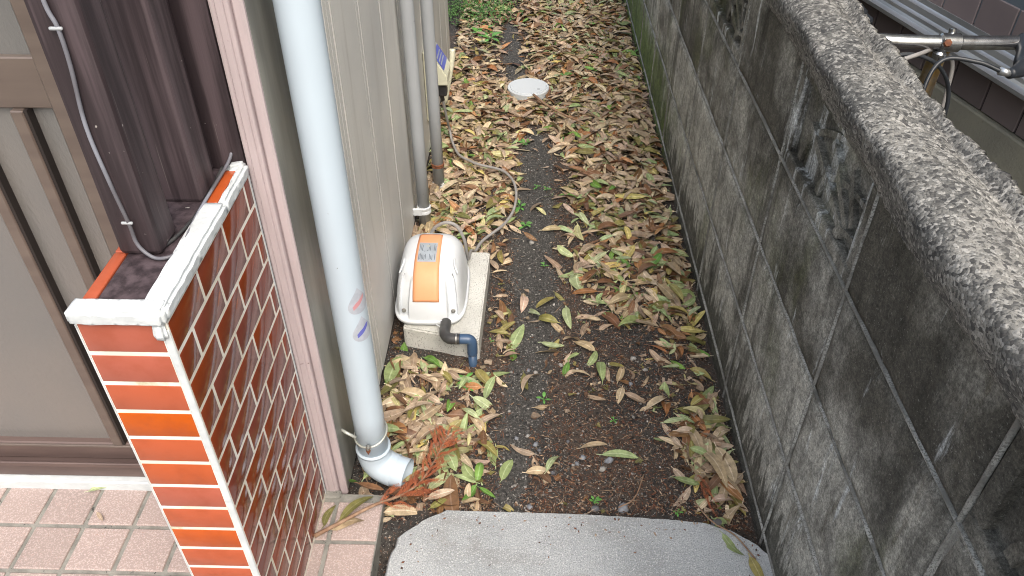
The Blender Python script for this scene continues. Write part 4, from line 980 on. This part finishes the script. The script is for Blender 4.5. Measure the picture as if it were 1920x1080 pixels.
def bulk(name, items, mat, label, cat):
    """items: list of (verts Nx3, faces, uv or None, colour) joined into one mesh"""
    V = []; Fc = []; U = []; C = []; o_ = 0
    for v, f, uv, c in items:
        V.append(v); Fc.extend([tuple(i + o_ for i in q) for q in f]); o_ += len(v); C.append(np.tile(np.array([c[0], c[1], c[2], 1.]), (len(v), 1)))
        if uv is not None: U.append(np.array(uv))
    V = np.concatenate(V); me = bpy.data.meshes.new(name); me.from_pydata(V.tolist(), [], Fc); me.update()
    at = me.color_attributes.new('lc', 'FLOAT_COLOR', 'POINT'); at.data.foreach_set('color', np.concatenate(C).astype(np.float32).ravel())
    if U:
        U = np.concatenate(U); lay = me.uv_layers.new(name='UVMap'); vi = np.empty(len(me.loops), dtype=np.int32); me.loops.foreach_get('vertex_index', vi); lay.data.foreach_set('uv', U[vi].astype(np.float32).ravel())
        me.polygons.foreach_set('use_smooth', [True] * len(me.polygons))
    return tag(link(name, me, mat), label, cat, None, 'stuff')
def xf(m, v): m = np.array(m); return v @ m[:3, :3].T + m[:3, 3]
frag = []
for _ in range(5200):                                     # torn and rotted scraps between the whole leaves
    x = lr.uniform(-.335, .452); y = .95 + (lr.random() ** 1.3) * 3.4
    if blocked(x, y, .0) or lr.uniform(0, 9) > .8 + density(x, y) or lr.random() < .85 * path_factor(x, y): continue
    cn = lr.choice(('tan', 'pinkish', 'brown', 'brown', 'olive')); si = lr.randrange(len(SHAPES)); a_ = lr.randrange(0, 5); b_ = a_ + lr.randrange(2, 5)
    v_, f_, u_ = SHAPES[si]; ids = list(range(a_ * 3, b_ * 3 + 3)); vv = v_[ids].copy(); vv -= vv.mean(0); vv += rng.normal(0, .0011, vv.shape)
    ff = [(i * 3 + k, i * 3 + 3 + k, i * 3 + 4 + k, i * 3 + 1 + k) for i in range(b_ - a_) for k in range(2) if lr.random() < .85]
    j = lr.uniform(.6, 1.05); m_ = Matrix.Translation((x, y, soil_h(x, y) + .004 + lr.uniform(0, .004))) @ Matrix.Rotation(lr.uniform(0, 6.28), 4, 'Z') @ Matrix.Rotation(lr.gauss(0, .2), 4, 'Y') @ Matrix.Rotation(lr.gauss(0, .3), 4, 'X') @ Matrix.Scale(lr.uniform(.35, .75), 4)
    if ff: frag.append((xf(m_, vv), ff, [u_[i] for i in ids], tuple(c * j for c in lr.choice(PAL[cn]))))
bulk('leaf_litter', frag + [(xf(leaf_matrix(l), SHAPES[l[7]][0]), SHAPES[l[7]][1], SHAPES[l[7]][2], l[9]) for l in rest], 'leaf', 'thick carpet of fallen tan and brown leaves along the passage', 'leaf litter')

# ------------------------------------------------------------------ litter of chips, needles and grit on the soil
chips = []; gr = random.Random(5)
CH = [(.13, .062, .038), (.19, .095, .055), (.09, .048, .033), (.27, .18, .115), (.06, .036, .027), (.16, .065, .036), (.34, .26, .19), (.22, .15, .10)]
def rot(m): return np.array(m)
for _ in range(26000):
    x = gr.uniform(-.34, .455); y = .935 + (gr.random() ** 1.6) * 3.0
    if blocked(x, y, .0) or gr.random() < path_factor(x, y) * .93: continue
    if y < .96 and gr.random() < .4: continue
    L_ = gr.uniform(.004, .013); W_ = gr.uniform(.0012, .0034)
    if gr.random() < .09: L_ = gr.uniform(.02, .045); W_ = gr.uniform(.0008, .0015)
    bw = gr.gauss(0, .0012)
    v = np.array([(-L_ / 2, 0, 0), (0, -W_ / 2, bw), (L_ / 2, 0, 0), (0, W_ / 2, bw + .0006), (0, 0, bw - .0012)])
    M_ = Matrix.Translation((x, y, soil_h(x, y) + gr.uniform(.001, .005))) @ Matrix.Rotation(gr.uniform(0, 6.28), 4, 'Z') @ Matrix.Rotation(gr.gauss(0, .28), 4, 'Y') @ Matrix.Rotation(gr.gauss(0, .5), 4, 'X')
    c = gr.choice(CH); j = gr.uniform(.7, 1.25)
    chips.append((xf(M_, v), [(0, 1, 3), (1, 2, 3), (0, 4, 1), (1, 4, 2)], None, tuple(k * j for k in c)))
for _ in range(120):                                       # crumbs kicked onto the rim of the slab
    k = gr.randrange(len(pts)); x, y = pts[k]
    if y < .75: continue
    y -= abs(gr.gauss(0, .045)); x += gr.gauss(0, .03); L_ = gr.uniform(.002, .009); W_ = L_ * gr.uniform(.25, .6)
    v = np.array([(-L_ / 2, 0, 0), (0, -W_ / 2, 0), (L_ / 2, 0, 0), (0, W_ / 2, 0), (0, 0, .0014)])
    M_ = Matrix.Translation((x, y, .0148)) @ Matrix.Rotation(gr.uniform(0, 6.28), 4, 'Z')
    chips.append((xf(M_, v), [(0, 1, 4), (1, 2, 4), (2, 3, 4), (3, 0, 4)], None, gr.choice(CH)))
bulk('bark_chips', chips, 'litter', 'reddish bark chips and needles scattered over the dark soil', 'bark chips')
OCT = np.array([(1, 0, 0), (-1, 0, 0), (0, 1, 0), (0, -1, 0), (0, 0, 1), (0, 0, -1)], float); OF = [(0, 2, 4), (2, 1, 4), (1, 3, 4), (3, 0, 4), (2, 0, 5), (1, 2, 5), (3, 1, 5), (0, 3, 5)]
grit = []
for _ in range(14000):
    x = gr.uniform(-.34, .455); y = .95 + (gr.random() ** 1.5) * 2.8
    if blocked(x, y, .0): continue
    if gr.random() > .25 + .75 * path_factor(x, y): continue
    s = gr.choice((.0011, .0014, .0018, .0018, .0026, .0034)) * gr.uniform(.7, 1.2)
    v = OCT * np.array([s * gr.uniform(.7, 1.4), s * gr.uniform(.7, 1.4), s * .8]); t = gr.random()
    c = (.03, .03, .03) if t < .35 else (.16, .15, .14) if t < .65 else (.28, .27, .25) if t < .94 else (.5, .48, .45)
    M_ = Matrix.Translation((x, y, soil_h(x, y) + s * .5)) @ Matrix.Rotation(gr.uniform(0, 6.28), 4, 'Z') @ Matrix.Rotation(gr.gauss(0, .5), 4, 'X')
    grit.append((xf(M_, v), OF, None, c))
bulk('grit', grit, 'litter', 'fine pale and dark grit along the trodden soil strip', 'grit')
# pebbles
def pebble(x, y, s, c, lab):
    bm = bmesh.new(); bmesh.ops.create_icosphere(bm, subdivisions=2, radius=1); sd_ = gr.uniform(0, 50); sx, sy, sz = s * gr.uniform(.8, 1.25), s * gr.uniform(.7, 1.05), s * gr.uniform(.5, .75)
    for v_ in bm.verts:
        k = 1 + .5 * mnoise.noise(v_.co * 1.3 + Vector((sd_, 0, 0))); v_.co = Vector((v_.co.x * k * sx, v_.co.y * k * sy, v_.co.z * k * sz))
    m = 'stone_' + c
    if m not in MB: MB[m] = simple(m, *{'grey': ((.25, .265, .29), (.16, .17, .19)), 'pale': ((.36, .345, .32), (.26, .25, .23)), 'dark': ((.13, .135, .145), (.09, .09, .10))}[c], 60, .7, bs=.5, bscale=200, spec=(.42, .42, .42), sps=160, spt=.66)
    o = frombm('pebble', bm, m, None, True); o.location = (x, y, soil_h(x, y) + sz * .55); o.rotation_euler = (0, 0, gr.uniform(0, 6))
    tag(o, lab, 'pebble', 'pebbles on the soil')
pebble(.202, .976, .0115, 'grey', 'large blue grey pebble on the soil near the slab edge'); pebble(.384, .945, .0100, 'grey', 'blue grey pebble at the slab corner by the block wall')
for x, y, s, c in ((.145, .975, .008, 'dark'), (.011, .973, .0075, 'grey'), (.023, .1, 0, 'grey')):
    if s: pebble(x, y, s, c, '%s pebble against the back edge of the slab' % {'dark': 'dark', 'grey': 'grey'}[c])
for x, y, s, c in ((.182, 1.095, .0085, 'grey'), (.166, 1.074, .0065, 'pale'), (.125, 1.102, .0065, 'grey'), (.112, 1.084, .0055, 'grey'), (.023, 1.135, .0075, 'grey'), (.030, 1.12, .005, 'dark'), (-.02, 1.15, .0055, 'grey'), (.005, 1.16, .0045, 'pale'), (.095, 1.15, .005, 'dark'), (.06, 1.06, .006, 'dark')):
    pebble(x, y, s, c, '%s pebble on the bare soil behind the slab' % {'grey': 'blue grey', 'pale': 'pale', 'dark': 'dark'}[c])
for x, y, s, c in ((.023, 1.364, .0062, 'pale'), (.005, 1.375, .006, 'grey'), (.085, 1.396, .0058, 'pale'), (.03, 1.28, .005, 'grey'), (.265, 1.42, .0075, 'pale'), (.29, 1.38, .006, 'pale'), (.25, 1.33, .0055, 'grey'), (.01, 1.90, .009, 'pale')):
    pebble(x, y, s, c, '%s pebble in the passage beyond the air pump outlet' % {'grey': 'grey', 'pale': 'pale'}[c])

# ------------------------------------------------------------------ twigs, cedar sprig, weeds, moss
tag(tube('twig', spline([(.012, 2.80, .045), (.06, 2.72, .043), (.12, 2.64, .045), (.20, 2.58, .038)], 6), [.005] * 10 + [.0035] * 9, 'twig', None, 8), 'bare brown stick lying on the leaves below the lid', 'twig')
tag(tube('twig', spline([(.345, .985, .012), (.37, .93, .024), (.41, .90, .022), (.44, .85, .02)], 6), .0016, 'twig', None, 6), 'thin dark twig trailing from the soil onto the slab', 'twig')
tag(tube('twig', spline([(.19, .965, .014), (.225, .99, .012), (.25, 1.05, .012)], 5), .0014, 'twig', None, 6), 'thin pale straw sticking up at the slab edge', 'twig')
sg = empty('cedar_sprig', (-.25, 1.0, .03), 'dried rust red cedar sprig lying beside the downpipe elbow', 'dried sprig')
stem_p = spline([(-.402, .868, .040), (-.36, .895, .043), (-.30, .935, .046), (-.25, .965, .04), (-.215, 1.00, .036), (-.19, 1.06, .034), (-.17, 1.13, .03)], 8)
tube('stem', stem_p, [.0042 - .003 * i / len(stem_p) for i in range(len(stem_p))], 'twig', sg, 8)
nv_ = []; nf_ = []; cr = random.Random(9)
def needle_branch(p0, d, ln):
    path = spline([p0, p0 + d * ln * .5 + Vector((cr.gauss(0, .004), cr.gauss(0, .004), cr.gauss(.002, .003))), p0 + d * ln + Vector((0, 0, cr.gauss(-.003, .004)))], 7)
    for i, p in enumerate(path):
        t = (path[min(i + 1, len(path) - 1)] - path[max(0, i - 1)]).normalized(); up = t.orthogonal().normalized()
        for k in range(5):
            a = 2 * math.pi * k / 5 + i * .9; s = up * math.cos(a) + t.cross(up) * math.sin(a); l_ = .0085 * (1 - .5 * i / len(path)); tip = p + s * l_ * .55 + t * l_; sd_ = t.cross(s) * .0011; b0 = len(nv_)
            nv_.extend([p + sd_ - sg.location, p - sd_ - sg.location, tip - sg.location, p + s * .0016 + t * .0035 - sg.location]); nf_.extend([(b0, b0 + 3, b0 + 2), (b0 + 3, b0 + 1, b0 + 2)])
for i in range(18, len(stem_p), 1):
    for s in (-1, 1):
        if cr.random() < .25: continue
        t = (stem_p[min(i + 1, len(stem_p) - 1)] - stem_p[i - 1]).normalized(); sd_ = Vector((-t.y, t.x, 0)) * s
        d = (t * .8 + sd_ * cr.uniform(.35, .8) + Vector((0, 0, cr.uniform(-.05, .2)))).normalized(); ln = cr.uniform(.04, .085) * (1.1 - .4 * i / len(stem_p))
        needle_branch(stem_p[i], d, ln)
        if cr.random() < .5: needle_branch(stem_p[i] + d * ln * .4, (d + t * .6).normalized(), ln * .6)
mesh('needles', nv_, nf_, 'cedar', sg)
s2 = empty('cedar_sprig', (.37, 1.02, .02), 'small rust orange cedar sprig at the foot of the block wall', 'dried sprig')
nv_ = []; nf_ = []; sg = s2
for k in range(4): needle_branch(Vector((.36 + .004 * k, 1.045 - .016 * k, .02)), Vector((.25 + .1 * (-1) ** k, -.95, .08)).normalized(), .06)
mesh('needles', nv_, nf_, 'cedar', s2)
def weed(x, y, s, n, lab):
    s *= .8; e = empty('weed', (x, y, soil_h(x, y)), lab, 'weed', 'small weeds in the passage'); 
    for k in range(n):
        a = 2 * math.pi * k / n + gr.uniform(-.4, .4); el_ = gr.uniform(.15, .9); L_ = s * gr.uniform(.6, 1.1); W_ = L_ * .45; d = Vector((math.cos(a) * math.cos(el_), math.sin(a) * math.cos(el_), math.sin(el_))); sd_ = Vector((-math.sin(a), math.cos(a), 0)); up = d.cross(sd_)
        b = d * s * .25 + Vector((0, 0, .004 + .25 * s * gr.random())); v = []
        for t, w_ in ((0, .08), (.25, .8), (.55, 1.), (.8, .6), (1, .04)):
            c = b + d * L_ * t - Vector((0, 0, L_ * .35 * t * t))
            for q in (-1, 0, 1): v.append(c + sd_ * q * W_ * w_ * .5 + up * -abs(q) * W_ * .12)
        f = [(i * 3 + j, i * 3 + 3 + j, i * 3 + 4 + j, i * 3 + 1 + j) for i in range(4) for j in range(2)]
        mesh('weed_leaf', v, f, 'green', e, True)
        tube('stalk', [world_loc(e), world_loc(e) + b], .0008, 'green', e, 4)
for x, y, s, n, lab in ((-.015, 2.495, .030, 6, 'green weed beside the round lid among tan leaves'), (.058, 2.194, .020, 5, 'tiny green weed on the dark gritty strip'), (.025, 2.215, .018, 5, 'tiny green weed on the dark gritty strip'), (-.009, 1.98, .030, 7, 'green weed beside the grey cord loop'), (-.027, 2.085, .034, 7, 'green weed beside the grey cord loop'), (.046, 1.79, .018, 5, 'tiny green weed on bare soil beyond the air pump'), (-.148, 1.325, .028, 7, 'green weed in front of the blue pipe'), (-.135, 1.30, .022, 6, 'green weed in front of the blue pipe'), (.042, 1.277, .022, 4, 'tiny green weed with a broad leaf on bare soil'), (-.09, 1.47, .010, 3, 'tiny yellow green weed next to the concrete block'),
                       (.145, .992, .018, 6, 'small pale weed at the slab edge beside a dark pebble'), (.31, .965, .014, 5, 'small green weed at the slab edge near the block wall'), (.20, 1.21, .014, 5, 'tiny green weed on the reddish soil near the long leaf'), (-.18, 3.45, .06, 9, 'broad leaved weed below the green mossy patch'), (-.24, 3.5, .055, 9, 'broad leaved weed below the green mossy patch'), (-.21, 3.56, .05, 8, 'broad leaved weed below the green mossy patch'), (.45, 3.35, .04, 6, 'green weed at the far foot of the block wall'), (.12, 2.52, .022, 4, 'green weed in the leaves by the path strip')):
    weed(x, y, s, n, lab)
moss = []
for _ in range(9000):
    x = gr.uniform(-.46, -.06); y = gr.uniform(3.55, 4.9); e_ = 1 - ((x + .26) / .19) ** 2 * .8 - max(0, (3.72 - y) / .2) + .5 * nz(x, y, 2, 9)
    if gr.random() > e_: continue
    s = gr.uniform(.004, .010); v = np.array([(-s, 0, 0), (0, -s * .5, s * .25), (s, 0, 0), (0, s * .5, s * .25)])
    M_ = Matrix.Translation((x, y, soil_h(x, y) + gr.uniform(.004, .028))) @ Matrix.Rotation(gr.uniform(0, 6.28), 4, 'Z') @ Matrix.Rotation(gr.gauss(0, .5), 4, 'Y')
    j = gr.uniform(.6, 1.4); moss.append((xf(M_, v), [(0, 1, 2, 3)], None, (.095 * j, .20 * j, .06 * j)))
bulk('ground_cover', moss, 'litter', 'low green ground cover patch beyond the house corner', 'ground cover')
